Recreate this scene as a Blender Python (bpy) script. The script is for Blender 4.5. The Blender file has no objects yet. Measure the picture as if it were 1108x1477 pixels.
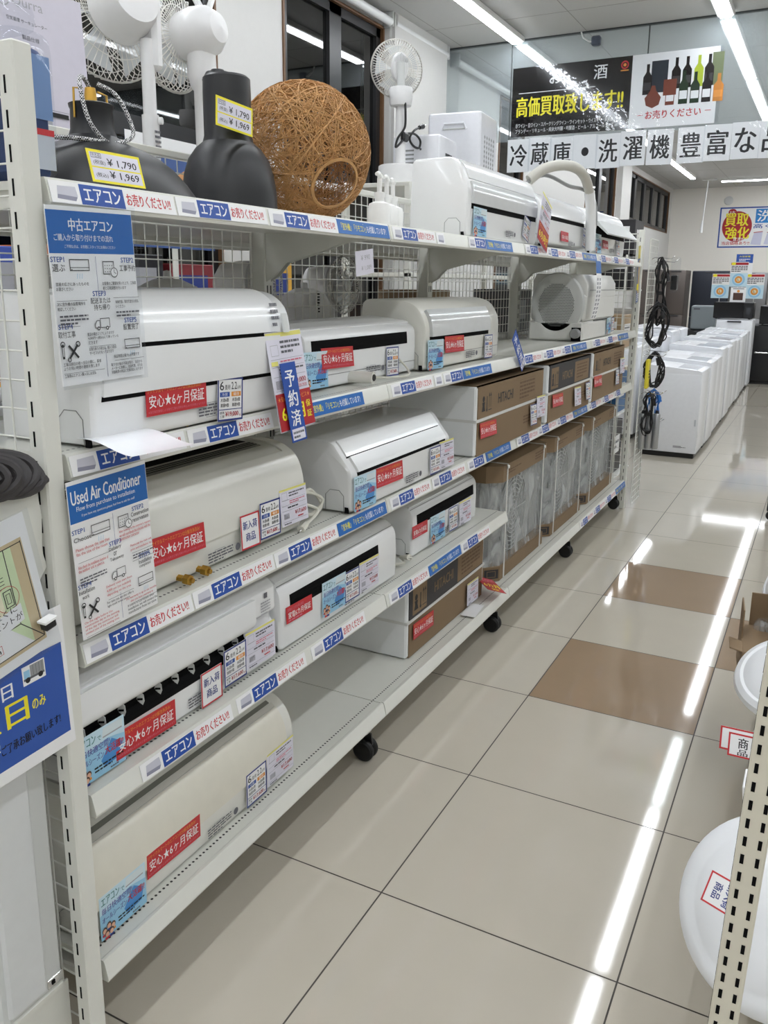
import bpy, bmesh, math, random
from mathutils import Matrix, Vector, Euler
random.seed(7)
PI = math.pi
S = bpy.context.scene
COL = S.collection

# ---------------------------------------------------------------- camera, exposure, world
cam_d = bpy.data.cameras.new('camera'); cam = bpy.data.objects.new('camera', cam_d); COL.objects.link(cam)
F_PX, PP_Y = 1206.775, 679.474
RX, RROLL, RZ = 1.34940, 0.00930, 0.48090
Rm = Matrix.Rotation(RZ, 3, 'Z') @ Matrix.Rotation(RX, 3, 'X') @ Matrix.Rotation(RROLL, 3, 'Z')
cam.matrix_world = Matrix.Translation((0.8590, -1.6539, 1.5317)) @ Rm.to_4x4()
cam_d.sensor_width = 36.0
cam_d.lens = F_PX / 1477.0 * 36.0
cam_d.shift_y = (PP_Y - 738.5) / 1477.0
cam_d.clip_start = 0.02; cam_d.clip_end = 100
S.camera = cam
S.view_settings.view_transform = 'Standard'
try: S.view_settings.look = 'None'
except Exception: pass
S.view_settings.gamma = 1.0
S.view_settings.use_curve_mapping = False
S.view_settings.exposure = 0.0
TUBE_POWER = 26.0
W = bpy.data.worlds.new('night'); S.world = W; W.use_nodes = True
W.node_tree.nodes['Background'].inputs[0].default_value = (0.02, 0.025, 0.035, 1)
W.node_tree.nodes['Background'].inputs[1].default_value = 0.5

# ---------------------------------------------------------------- materials
def lin(c):
    return tuple(((v / 255) / 12.92 if v / 255 <= 0.04045 else ((v / 255 + 0.055) / 1.055) ** 2.4) for v in c)
MATS = {}
def M(name, rgb, rough=0.5, spec=0.5, metal=0.0, var=0.04, scale=30.0, bump=0.0, bscale=200.0, coat=0.0, emit=0.0, alpha=1.0, trans=0.0):
    if name in MATS: return MATS[name]
    m = bpy.data.materials.new(name); m.use_nodes = True
    nt = m.node_tree; b = nt.nodes['Principled BSDF']
    c = lin(rgb)
    b.inputs['Roughness'].default_value = rough
    b.inputs['Specular IOR Level'].default_value = spec
    b.inputs['Metallic'].default_value = metal
    b.inputs['Coat Weight'].default_value = coat
    b.inputs['Coat Roughness'].default_value = 0.05
    b.inputs['Alpha'].default_value = alpha
    b.inputs['Transmission Weight'].default_value = trans
    tc = nt.nodes.new('ShaderNodeTexCoord')
    nz = nt.nodes.new('ShaderNodeTexNoise'); nz.inputs['Scale'].default_value = scale; nz.inputs['Detail'].default_value = 3
    nt.links.new(tc.outputs['Object'], nz.inputs['Vector'])
    mx = nt.nodes.new('ShaderNodeMix'); mx.data_type = 'RGBA'
    mx.inputs[6].default_value = tuple(max(0, v * (1 - var)) for v in c) + (1,)
    mx.inputs[7].default_value = tuple(min(1, v * (1 + var)) for v in c) + (1,)
    nt.links.new(nz.outputs['Fac'], mx.inputs[0])
    nt.links.new(mx.outputs[2], b.inputs['Base Color'])
    if emit:
        b.inputs['Emission Color'].default_value = c + (1,); b.inputs['Emission Strength'].default_value = emit
    if bump:
        n2 = nt.nodes.new('ShaderNodeTexNoise'); n2.inputs['Scale'].default_value = bscale; n2.inputs['Detail'].default_value = 2
        nt.links.new(tc.outputs['Object'], n2.inputs['Vector'])
        bp = nt.nodes.new('ShaderNodeBump'); bp.inputs['Strength'].default_value = bump; bp.inputs['Distance'].default_value = 0.01
        nt.links.new(n2.outputs['Fac'], bp.inputs['Height']); nt.links.new(bp.outputs['Normal'], b.inputs['Normal'])
    MATS[name] = m
    return m

def M_plastic_film(name, rgb, see=0.65, rough=0.25, bump=0.6, bscale=14.0):
    m = bpy.data.materials.new(name); m.use_nodes = True; nt = m.node_tree
    b = nt.nodes['Principled BSDF']; out = nt.nodes['Material Output']
    b.inputs['Base Color'].default_value = lin(rgb) + (1,); b.inputs['Roughness'].default_value = rough
    tr = nt.nodes.new('ShaderNodeBsdfTransparent'); ms = nt.nodes.new('ShaderNodeMixShader')
    tc = nt.nodes.new('ShaderNodeTexCoord'); nz = nt.nodes.new('ShaderNodeTexNoise')
    mp = nt.nodes.new('ShaderNodeMapping'); mp.inputs['Scale'].default_value = (1, 1, 0.35)
    nt.links.new(tc.outputs['Object'], mp.inputs['Vector']); nt.links.new(mp.outputs['Vector'], nz.inputs['Vector'])
    nz.inputs['Scale'].default_value = bscale; nz.inputs['Detail'].default_value = 4; nz.inputs['Distortion'].default_value = 1.2
    bp = nt.nodes.new('ShaderNodeBump'); bp.inputs['Strength'].default_value = bump; bp.inputs['Distance'].default_value = 0.03
    nt.links.new(nz.outputs['Fac'], bp.inputs['Height']); nt.links.new(bp.outputs['Normal'], b.inputs['Normal'])
    mr = nt.nodes.new('ShaderNodeMapRange'); mr.inputs['From Min'].default_value = 0.35; mr.inputs['From Max'].default_value = 0.65
    mr.inputs['To Min'].default_value = min(1, see + 0.25); mr.inputs['To Max'].default_value = max(0, see - 0.3)  # whiter, less see-through patches put in as highlights on the wrinkles
    nt.links.new(nz.outputs['Fac'], mr.inputs['Value']); nt.links.new(mr.outputs['Result'], ms.inputs[0])
    nt.links.new(b.outputs[0], ms.inputs[1]); nt.links.new(tr.outputs[0], ms.inputs[2]); nt.links.new(ms.outputs[0], out.inputs['Surface'])
    MATS[name] = m
    return m

def M_glass(name, tint, clear, rough=0.02, crinkle=0.0, haze=0.0):
    m = bpy.data.materials.new(name); m.use_nodes = True; nt = m.node_tree
    out = nt.nodes['Material Output']; nt.nodes.remove(nt.nodes['Principled BSDF'])
    tr = nt.nodes.new('ShaderNodeBsdfTransparent'); tr.inputs[0].default_value = lin(tint) + (1,)
    gl = nt.nodes.new('ShaderNodeBsdfGlossy'); gl.inputs['Roughness'].default_value = rough
    fr = nt.nodes.new('ShaderNodeFresnel'); fr.inputs['IOR'].default_value = 1.45
    nz = nt.nodes.new('ShaderNodeTexNoise'); nz.inputs['Scale'].default_value = 3
    ad = nt.nodes.new('ShaderNodeMath'); ad.operation = 'MULTIPLY_ADD'; ad.inputs[1].default_value = 0.06; ad.inputs[2].default_value = clear
    mu = nt.nodes.new('ShaderNodeMath'); mu.operation = 'ADD'; mu.use_clamp = True
    nt.links.new(nz.outputs['Fac'], ad.inputs[0]); nt.links.new(fr.outputs[0], mu.inputs[0]); nt.links.new(ad.outputs[0], mu.inputs[1])
    if crinkle:
        tc = nt.nodes.new('ShaderNodeTexCoord'); n2 = nt.nodes.new('ShaderNodeTexNoise'); n2.inputs['Scale'].default_value = 11; n2.inputs['Detail'].default_value = 2; nt.links.new(tc.outputs['Object'], n2.inputs['Vector'])
        bp = nt.nodes.new('ShaderNodeBump'); bp.inputs['Strength'].default_value = crinkle; bp.inputs['Distance'].default_value = 0.01; nt.links.new(n2.outputs['Fac'], bp.inputs['Height']); nt.links.new(bp.outputs['Normal'], gl.inputs['Normal'])
        ad.inputs[1].default_value = 0.0; ad.inputs[2].default_value = 0.022; nt.links.remove(mu.inputs[0].links[0]); mu.inputs[0].default_value = 0.0
    ms = nt.nodes.new('ShaderNodeMixShader')
    nt.links.new(mu.outputs[0], ms.inputs[0]); nt.links.new(tr.outputs[0], ms.inputs[1]); nt.links.new(gl.outputs[0], ms.inputs[2])
    last = ms
    if haze:                              # pale diffuse share paints the glow of light in the glass
        df = nt.nodes.new('ShaderNodeBsdfDiffuse'); df.inputs[0].default_value = lin((222, 232, 238)) + (1,); m2 = nt.nodes.new('ShaderNodeMixShader'); m2.inputs[0].default_value = haze
        nt.links.new(ms.outputs[0], m2.inputs[1]); nt.links.new(df.outputs[0], m2.inputs[2]); last = m2
    nt.links.new(last.outputs[0], out.inputs['Surface'])
    MATS[name] = m
    return m

def M_shelf():
    """white painted steel with a row of punched holes behind the front edge (object space)"""
    m = M('shelf steel', (222, 222, 214), rough=0.32, var=0.02)
    nt = m.node_tree; b = nt.nodes['Principled BSDF']
    src = b.inputs['Base Color'].links[0].from_socket
    tc = nt.nodes.new('ShaderNodeTexCoord'); sp = nt.nodes.new('ShaderNodeSeparateXYZ'); nt.links.new(tc.outputs['Object'], sp.inputs[0])
    def mt(op, a, b_=None):
        n = nt.nodes.new('ShaderNodeMath'); n.operation = op
        for i, v in enumerate((a, b_)):
            if v is None: continue
            if isinstance(v, (int, float)): n.inputs[i].default_value = v
            else: nt.links.new(v, n.inputs[i])
        return n.outputs[0]
    dx = mt('ADD', sp.outputs[0], 0.040)
    fy = mt('MULTIPLY', mt('SUBTRACT', mt('FRACT', mt('MULTIPLY', sp.outputs[1], 1 / 0.0125)), 0.5), 0.0125)
    d2 = mt('ADD', mt('MULTIPLY', dx, dx), mt('MULTIPLY', fy, fy))
    hole = mt('LESS_THAN', d2, 0.0031 ** 2)
    mx = nt.nodes.new('ShaderNodeMix'); mx.data_type = 'RGBA'
    nt.links.new(hole, mx.inputs[0]); nt.links.new(src, mx.inputs[6]); mx.inputs[7].default_value = (0.01, 0.01, 0.01, 1)
    nt.links.new(mx.outputs[2], b.inputs['Base Color'])
    return m

# ---------------------------------------------------------------- mesh builder
class B:
    def __init__(s): s.v = []; s.f = []; s.m = []; s.mats = []; s.lay = 0
    def mi(s, mat):
        if mat not in s.mats: s.mats.append(mat)
        return s.mats.index(mat)
    def add(s, vs, fs, mat, T=None):
        o = len(s.v); i = s.mi(mat)
        if T is not None: vs = [T @ Vector(q) for q in vs]
        s.v += [tuple(q) for q in vs]; s.f += [tuple(k + o for k in f) for f in fs]; s.m += [i] * len(fs)
        return s
    def box(s, x0, x1, y0, y1, z0, z1, mat, bev=0.0, T=None, seg=1):
        if x1 < x0: x0, x1 = x1, x0
        if y1 < y0: y0, y1 = y1, y0
        if z1 < z0: z0, z1 = z1, z0
        if bev <= 0:
            vs = [(x, y, z) for x in (x0, x1) for y in (y0, y1) for z in (z0, z1)]
            return s.add(vs, [(0, 1, 3, 2), (4, 6, 7, 5), (0, 4, 5, 1), (2, 3, 7, 6), (0, 2, 6, 4), (1, 5, 7, 3)], mat, T)
        bm = bmesh.new(); bmesh.ops.create_cube(bm, size=1)
        for q in bm.verts: q.co = Vector(((x0 + x1) / 2 + q.co.x * (x1 - x0), (y0 + y1) / 2 + q.co.y * (y1 - y0), (z0 + z1) / 2 + q.co.z * (z1 - z0)))
        bev = min(bev, 0.45 * min(x1 - x0, y1 - y0, z1 - z0))
        bmesh.ops.bevel(bm, geom=bm.edges[:], offset=bev, segments=seg, affect='EDGES', profile=0.6)
        bm.verts.ensure_lookup_table()
        vs = [tuple(q.co) for q in bm.verts]; fs = [tuple(q.index for q in f.verts) for f in bm.faces]; bm.free()
        return s.add(vs, fs, mat, T)
    def prism(s, prof, t0, t1, mat, inset=0.0, axis='y', T=None):
        """closed profile [(a,b)] extruded; axis y: (a,b)->(x,z), axis z: (x,y), axis x: (y,z)"""
        n = len(prof); ca = sum(p[0] for p in prof) / n; cb = sum(p[1] for p in prof) / n
        def mk(t, k):
            r = []
            for a, b in prof:
                L = math.hypot(a - ca, b - cb) or 1
                q = max(0, 1 - k / L); A, Bb = ca + (a - ca) * q, cb + (b - cb) * q
                r.append({'y': (A, t, Bb), 'z': (A, Bb, t), 'x': (t, A, Bb)}[axis])
            return r
        sg = 1 if t1 > t0 else -1
        rings = [mk(t0, 0), mk(t1, 0)]
        if inset: rings = [mk(t0, inset), mk(t0 + sg * inset * 0.35, inset * 0.3), mk(t0 + sg * inset, 0), mk(t1 - sg * inset, 0), mk(t1 - sg * inset * 0.35, inset * 0.3), mk(t1, inset)]
        vs = [p for r in rings for p in r]; fs = []
        for k in range(len(rings) - 1):
            for i in range(n):
                j = (i + 1) % n; fs.append((k * n + i, k * n + j, (k + 1) * n + j, (k + 1) * n + i))
        fs.append(tuple(range(n))[::-1]); fs.append(tuple((len(rings) - 1) * n + i for i in range(n)))
        return s.add(vs, fs, mat, T)
    def sheet(s, pts, y0, y1, mat, T=None):
        """open polyline [(x,z)] swept along y"""
        n = len(pts); vs = [(a, y0, b) for a, b in pts] + [(a, y1, b) for a, b in pts]
        return s.add(vs, [(i, i + 1, n + i + 1, n + i) for i in range(n - 1)], mat, T)
    def slab(s, inner, outer, y0, y1, mat, T=None):
        return s.prism(list(inner) + list(outer)[::-1], y0, y1, mat, 0, 'y', T)
    def lathe(s, prof, mat, seg=32, T=None):
        vs = []; fs = []; n = len(prof)
        for k in range(seg):
            a = 2 * PI * k / seg
            for r, z in prof: vs.append((r * math.cos(a), r * math.sin(a), z))
        for k in range(seg):
            k2 = (k + 1) % seg
            for i in range(n - 1): fs.append((k * n + i, k2 * n + i, k2 * n + i + 1, k * n + i + 1))
        return s.add(vs, fs, mat, T)
    def tube(s, path, r, mat, seg=8, closed=False, T=None, cap=True):
        P = [Vector(p) for p in path]; n = len(P); vs = []; fs = []; up = None
        for i in range(n):
            if closed: t = P[(i + 1) % n] - P[i - 1]
            else: t = P[min(i + 1, n - 1)] - P[max(i - 1, 0)]
            t = t.normalized() if t.length > 1e-9 else Vector((0, 0, 1))
            if up is None: up = t.orthogonal().normalized()
            else:
                up = up - t * up.dot(t)
                up = up.normalized() if up.length > 1e-6 else t.orthogonal().normalized()
            w = t.cross(up)
            rr = r[i] if isinstance(r, (list, tuple)) else r
            for k in range(seg):
                a = 2 * PI * k / seg; vs.append(P[i] + (up * math.cos(a) + w * math.sin(a)) * rr)
        for i in range(n if closed else n - 1):
            j = (i + 1) % n
            for k in range(seg):
                k2 = (k + 1) % seg; fs.append((i * seg + k, i * seg + k2, j * seg + k2, j * seg + k))
        if cap and not closed:
            fs.append(tuple(range(seg))[::-1]); fs.append(tuple((n - 1) * seg + k for k in range(seg)))
        return s.add(vs, fs, mat, T)
    def rod(s, p, q, r, mat, seg=6): return s.tube([p, q], r, mat, seg)
    # -------- flat artwork in the local xy plane (normal +z), each stroke a hair above the last
    def up(s): s.lay += 1; return s.lay * 0.00003 + 0.0004
    def rect(s, x0, y0, x1, y1, mat):
        z = s.up(); return s.add([(x0, y0, z), (x1, y0, z), (x1, y1, z), (x0, y1, z)], [(0, 1, 2, 3)], mat)
    def poly(s, pts, mat):
        z = s.up(); return s.add([(a, b, z) for a, b in pts], [tuple(range(len(pts)))], mat)
    def disc(s, cx, cy, rx, ry, mat, n=20): return s.poly([(cx + rx * math.cos(2 * PI * k / n), cy + ry * math.sin(2 * PI * k / n)) for k in range(n)], mat)
    def ring(s, cx, cy, r, w, mat, n=20):
        z = s.up(); vs = []
        for k in range(n):
            c, d = math.cos(2 * PI * k / n), math.sin(2 * PI * k / n)
            vs += [(cx + (r - w) * c, cy + (r - w) * d, z), (cx + r * c, cy + r * d, z)]
        return s.add(vs, [(2 * k, 2 * k + 1, (2 * k + 3) % (2 * n), (2 * k + 2) % (2 * n)) for k in range(n)], mat)
    def line(s, x0, y0, x1, y1, w, mat):
        L = math.hypot(x1 - x0, y1 - y0) or 1; a, b = -(y1 - y0) / L * w / 2, (x1 - x0) / L * w / 2
        return s.poly([(x0 - a, y0 - b), (x1 - a, y1 - b), (x1 + a, y1 + b), (x0 + a, y0 + b)], mat)
    def frame(s, x0, y0, x1, y1, w, mat):
        s.rect(x0, y0, x1, y0 + w, mat); s.rect(x0, y1 - w, x1, y1, mat); s.rect(x0, y0, x0 + w, y1, mat); s.rect(x1 - w, y0, x1, y1, mat); return s
    def text(s, body, x0, y0, x1, y1, mat, bold=0.0, T=None):
        vs, fs = glyphs(body); z = s.up()
        if bold:
            asp = glyph_aspect(body); d = bold * 0.8 * (y1 - y0) * 0.9
            x0 += d; x1 -= d
            for i, q in enumerate(((-d, 0), (d, 0), (0, d * 0.7))): s.add([(x0 + (x1 - x0) * a + q[0], y0 + (y1 - y0) * b + q[1], z + i * 0.00002) for a, b in vs], fs, mat, T)
            s.lay += 2
            return s
        return s.add([(x0 + (x1 - x0) * a, y0 + (y1 - y0) * b, z) for a, b in vs], fs, mat, T)
    def textl(s, body, x, y, h, mat, bold=0.0, maxw=None, center=False):
        asp = glyph_aspect(body); w = h * asp
        if maxw and w > maxw: w = maxw
        if center: x -= w / 2
        return s.text(body, x, y, x + w, y + h, mat, bold)
    def fine(s, x0, x1, y0, y1, n, mat, seed=1):
        """unreadably small print: rows of short dashes"""
        rg = random.Random(seed); hgt = (y1 - y0) / n
        for k in range(n):
            y = y1 - hgt * (k + 1) + hgt * 0.25; x = x0; end = x1 if k < n - 1 else x0 + (x1 - x0) * 0.6
            while x < end:
                w = min(end - x, (x1 - x0) * rg.uniform(0.08, 0.22)); s.rect(x, y, x + w, y + hgt * 0.5, mat); x += w + (x1 - x0) * 0.025
        return s
    def card(s, w, h, mat, t=0.0008):
        return s.box(-w / 2, w / 2, -h / 2, h / 2, -t, 0.0003, mat)
    def mesh(s, name, smooth=35):
        me = bpy.data.meshes.new(name); me.from_pydata(s.v, [], s.f)
        for m in s.mats: me.materials.append(m)
        me.polygons.foreach_set('material_index', s.m)
        if smooth:
            me.polygons.foreach_set('use_smooth', [True] * len(me.polygons)); me.update()
            try: me.set_sharp_from_angle(angle=math.radians(smooth))
            except Exception: pass
        me.update(); return me
    def build(s, name, parent=None, loc=(0, 0, 0), rot=(0, 0, 0), smooth=35, label=None, cat=None, group=None, kind=None):
        o = bpy.data.objects.new(name, s.mesh(name, smooth)); COL.objects.link(o)
        o.location = loc; o.rotation_euler = rot
        if parent: o.parent = parent
        tag(o, label, cat, group, kind); return o

_G = {}
def glyphs(body):
    k = body
    if k not in _G:
        c = bpy.data.curves.new('t', 'FONT'); c.body = body; c.resolution_u = 2
        o = bpy.data.objects.new('t', c); COL.objects.link(o); bpy.context.view_layer.update()
        me = bpy.data.meshes.new_from_object(o.evaluated_get(bpy.context.evaluated_depsgraph_get()))
        vs = [(q.co.x, q.co.y) for q in me.vertices]; fs = [tuple(p.vertices) for p in me.polygons]
        bpy.data.objects.remove(o); bpy.data.curves.remove(c); bpy.data.meshes.remove(me)
        x0 = min(a for a, b in vs); x1 = max(a for a, b in vs); y0 = min(b for a, b in vs); y1 = max(b for a, b in vs)
        _G[k] = ([((a - x0) / (x1 - x0), (b - y0) / (y1 - y0)) for a, b in vs], fs, (x1 - x0) / (y1 - y0))
    return _G[k][:2]
def glyph_aspect(body): glyphs(body); return _G[body][2]

def tag(o, label=None, cat=None, group=None, kind=None):
    if label: o['label'] = label
    if cat: o['category'] = cat
    if group: o['group'] = group
    if kind: o['kind'] = kind
    return o
def thing(name, label, cat, loc=(0, 0, 0), rot=(0, 0, 0), group=None):
    o = bpy.data.objects.new(name, None); COL.objects.link(o); o.empty_display_size = 0.05
    o.location = loc; o.rotation_euler = rot
    return tag(o, label, cat, group)
def clone(o, parent=None):
    c = o.copy(); COL.objects.link(c)
    if parent: c.parent = parent
    for ch in list(o.children): clone(ch, c)
    return c
FX = (PI / 2, 0, PI / 2)      # artwork facing +x (aisle): u -> +y, v -> +z
FY = (PI / 2, 0, 0)           # artwork facing -y
def face_x(roll=0.0, lean=0.0):
    m = Euler(FX).to_matrix() @ Matrix.Rotation(lean, 3, 'X') @ Matrix.Rotation(roll, 3, 'Z'); return m.to_euler()
def face_y(roll=0.0, lean=0.0, yaw=0.0):
    m = Matrix.Rotation(yaw, 3, 'Z') @ Euler(FY).to_matrix() @ Matrix.Rotation(lean, 3, 'X') @ Matrix.Rotation(roll, 3, 'Z'); return m.to_euler()
def fillet(pts, rs, n=5):
    """round the inner corners of an open polyline"""
    out = [pts[0]]
    for i in range(1, len(pts) - 1):
        p, a, b = Vector(pts[i]), Vector(pts[i - 1]), Vector(pts[i + 1]); r = rs[i - 1] if isinstance(rs, (list, tuple)) else rs
        if r <= 0: out.append(pts[i]); continue
        r = min(r, (a - p).length * 0.48, (b - p).length * 0.48)
        q0 = p + (a - p).normalized() * r; q1 = p + (b - p).normalized() * r
        for k in range(n + 1):
            t = k / n; out.append(tuple((1 - t) ** 2 * q0 + 2 * t * (1 - t) * p + t * t * q1))
    out.append(pts[-1]); return [tuple(q) for q in out]
def arclen(pts):
    s = [0]
    for a, b in zip(pts, pts[1:]): s.append(s[-1] + math.hypot(b[0] - a[0], b[1] - a[1]))
    return s
def subpath(pts, s0, s1, off=0.0, n=10):
    L = arclen(pts); ks = sorted(set([s0, s1] + [v for v in L if s0 < v < s1])); out = []
    for v in ks:
        i = max(k for k in range(len(L) - 1) if L[k] <= v + 1e-9); t = (v - L[i]) / max(1e-9, L[i + 1] - L[i])
        (ax, az), (bx, bz) = pts[i], pts[i + 1]; dx, dz = bx - ax, bz - az; l = math.hypot(dx, dz) or 1
        out.append((ax + dx * t + dz / l * off, az + dz * t - dx / l * off))
    return out

# palette
white = M('white plastic', (236, 237, 237), rough=0.2, var=0.012, coat=0.25)
cream = M('cream plastic', (228, 227, 219), rough=0.22, var=0.012, coat=0.2)
greyp = M('pale grey plastic', (206, 208, 206), rough=0.35, var=0.02)
midgrey = M('grey plastic', (150, 152, 152), rough=0.4)
black = M('black plastic', (18, 18, 20), rough=0.4)
darkslot = M('dark recess', (14, 14, 15), rough=0.8, spec=0.1)
steel = M('white painted steel', (224, 224, 216), rough=0.35, var=0.02)
shelfm = M_shelf()
wire = M('white wire', (230, 230, 224), rough=0.35)
chrome = M('chrome', (200, 200, 200), rough=0.15, metal=1.0)
brass = M('brass', (190, 150, 70), rough=0.3, metal=1.0)
rubber = M('black rubber', (16, 16, 17), rough=0.55)
paper = M('white paper', (240, 240, 240), rough=0.5, var=0.01)
lilac = M('pale receipt paper', (222, 220, 232), rough=0.45, var=0.01)
ink = M('black ink', (25, 24, 26), rough=0.6); greyink = M('grey ink', (95, 95, 102), rough=0.6); paleink = M('pale grey ink', (165, 165, 170), rough=0.6)
blueink = M('blue ink', (28, 74, 158), rough=0.45); deepblue = M('deep blue ink', (34, 52, 128), rough=0.5); skyblue = M('sky blue ink', (150, 200, 228), rough=0.4)
paleblue = M('pale blue ink', (200, 226, 238), rough=0.4); redink = M('red ink', (196, 40, 48), rough=0.4); darkred = M('dark red ink', (170, 28, 36), rough=0.5)
yellow = M('yellow ink', (240, 226, 40), rough=0.5); orange = M('orange ink', (228, 150, 60), rough=0.5); headblue = M('header blue', (22, 100, 178), rough=0.4, var=0.03)
signblue = M('sign blue', (44, 86, 170), rough=0.4); pink = M('pink ink', (214, 120, 140), rough=0.5); skin = M('cartoon skin', (226, 178, 150), rough=0.5); brownink = M('brown ink', (84, 56, 44), rough=0.5)
kraft = M('brown cardboard', (132, 110, 83), rough=0.75, var=0.06, scale=12); kraftd = M('cardboard print', (104, 80, 58), rough=0.75); darkprint = M('dark box print', (52, 50, 52), rough=0.6); foam = M('white foam', (232, 234, 234), rough=0.85, var=0.02, bump=0.1, bscale=300)
film = M_plastic_film('clear wrinkled film', (204, 208, 208), see=0.62, rough=0.16, bump=0.9)
sleeve = M_glass('clear sleeve', (250, 251, 252), 0.0, 0.06, crinkle=0.32)
# ---------------------------------------------------------------- the room
XL, XR, YN, YF, ZC = -2.75, 6.0, -9.0, 19.9, 3.75
tile = M('beige polished tile', (186, 179, 165), rough=0.055, var=0.035, scale=5, coat=0.3)
tile_b = M('brown polished tile', (150, 129, 106), rough=0.055, var=0.05, scale=5, coat=0.3)
grout = M('dark grout', (70, 66, 62), rough=0.8)
b = B()
b.box(XL - 0.3, XR + 0.3, YN - 0.3, YF + 0.3, -0.1, -0.0015, grout)
for i in range(-5, 10):
    for j in range(-15, 34):
        x0, y0 = i * 0.6, j * 0.6
        brown = (i == 0 and j in (2, 4)) or (i == 1 and j in (3,))
        b.add([(x0 + .002, y0 + .002, 0), (x0 + .598, y0 + .002, 0), (x0 + .598, y0 + .598, 0), (x0 + .002, y0 + .598, 0)], [(0, 1, 2, 3)], tile_b if brown else tile)
b.build('floor', kind='structure', smooth=0)
ceil_m = M('grey ceiling board', (196, 196, 194), rough=0.8, var=0.03, scale=60, bump=0.15, bscale=150)
seam_m = M('ceiling seam', (150, 148, 144), rough=0.8)
b = B(); b.box(XL - 0.3, XR + 0.3, YN - 0.3, YF + 0.3, ZC, ZC + 0.1, ceil_m)
for k in range(-2, 6):
    b.box(k * 1.2 - 1.35, k * 1.2 - 1.344, YN, YF, ZC - 0.001, ZC + 0.01, seam_m)
for k in range(-2, 12): b.box(XL, XR, k * 1.8 + 0.4, k * 1.8 + 0.406, ZC - 0.001, ZC + 0.01, seam_m)
b.build('ceiling', kind='structure', smooth=0)
wallm = M('white wallpaper', (204, 203, 200), rough=0.85, var=0.02, bump=0.08, bscale=250)
def wall(name, *boxes):
    b = B()
    for q in boxes: b.box(*q, wallm)
    return b.build(name, kind='structure', smooth=0)
WIN = [(0.3, 2.92, 0.95), (3.66, 5.18, 0.95), (8.05, 8.95, 0.95), (12.0, 14.0, 0.95), (14.9, 19.5, 2.72)]
ZT = 3.64
boxes = []; y = YN
for y0, y1, zb in WIN:
    boxes += [(XL - 0.2, XL, y, y0, 0, ZC), (XL - 0.2, XL, y0, y1, 0, zb), (XL - 0.2, XL, y0, y1, ZT, ZC)]; y = y1
boxes.append((XL - 0.2, XL, y, YF, 0, ZC))
wall('wall_left', *boxes)
b = B(); b.box(XL - 0.2, XR, YF, YF + 0.2, 0, ZC, M('pale cream wallpaper', (240, 236, 228), rough=0.85, var=0.02, bump=0.08, bscale=250)); b.build('wall_back', kind='structure', smooth=0)
wall('wall_right', (XR, XR + 0.2, YN, YF, 0, ZC))
wall('wall_front', (XL - 0.2, XR, YN - 0.2, YN, 0, ZC))
wall('wall_pillar', (XL, XL + 0.10, 5.2, 6.30, 0, ZC), (XL, XL + 0.10, 14.1, 14.85, 0, ZC))
alum = M('black window frame', (22, 22, 24), rough=0.35); casing = M('brown window casing', (104, 74, 48), rough=0.5)
nightglass = M_glass('night window glass', (120, 116, 110), 0.06)
for n, (y0, y1, zb) in enumerate(WIN):
    t = thing('window_%d' % (n + 1), None, None, (XL, y0, zb)); tag(t, kind='structure'); w = y1 - y0; h = ZT - zb
    b = B(); c = 0.02
    b.box(-0.1, 0.012, 0, c, 0, h, casing); b.box(-0.1, 0.012, w - c, w, 0, h, casing); b.box(-0.1, 0.012, 0, w, h - c, h, casing); b.box(-0.1, 0.012, 0, w, 0, c, casing)
    b.build('window_casing', t, smooth=0)
    b = B(); e = 0.07
    b.box(-0.08, -0.02, c, w - c, h - 0.02 - e, h - c, alum); b.box(-0.08, -0.02, c, w - c, c, c + e, alum)
    np_ = 5 if n == 4 else 2 if w > 1.2 else 1
    for k in range(np_ + 1):
        yy = c + (w - 2 * c) * k / np_; q = e * 1.25 if 0 < k < np_ else e
        b.box(-0.08, -0.02, max(c, yy - q), min(w - c, yy + q), c, h - c, alum)
    if n == 0: b.box(-0.08, -0.02, c, w - c, 1.38, 1.5, alum)
    b.build('window_frame', t, smooth=0)
    b = B(); b.box(-0.055, -0.05, c, w - c, c, h - c, nightglass); b.build('window_pane', t, smooth=0)
# roller blinds under the ceiling along the windows
for k, (y0, y1) in enumerate([(1.2, 3.1), (3.16, 5.18), (5.22, 6.36), (6.6, 8.4)]):
    t = thing('roller_blind', 'rolled-up white roller blind under the ceiling, ' + ['behind the two pedestal fans', 'behind the woven ball lamp', 'next to the glass smoke barrier', 'just beyond the glass smoke barrier'][k], 'roller blind', (XL + 0.07, y0, 3.67), group='roller blinds along the window wall')
    b = B(); b.tube([(0, 0.02, 0), (0, y1 - y0 - 0.02, 0)], 0.035, white, 14); b.build('blind_roll', t)
    for yy in (0, y1 - y0 - 0.02):
        b = B(); b.box(-0.07, 0.03, yy, yy + 0.02, -0.04, 0.08, greyp, 0.004); b.build('bracket', t)
    b = B()
    if k in (1,):
        for q in (-0.012, 0.012): b.tube([(0.02, y1 - y0 - 0.04 + q, 0), (0.02, y1 - y0 - 0.04 + q, -1.5)], 0.0025, greyp, 5)
        b.build('pull_chain', t)
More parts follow.
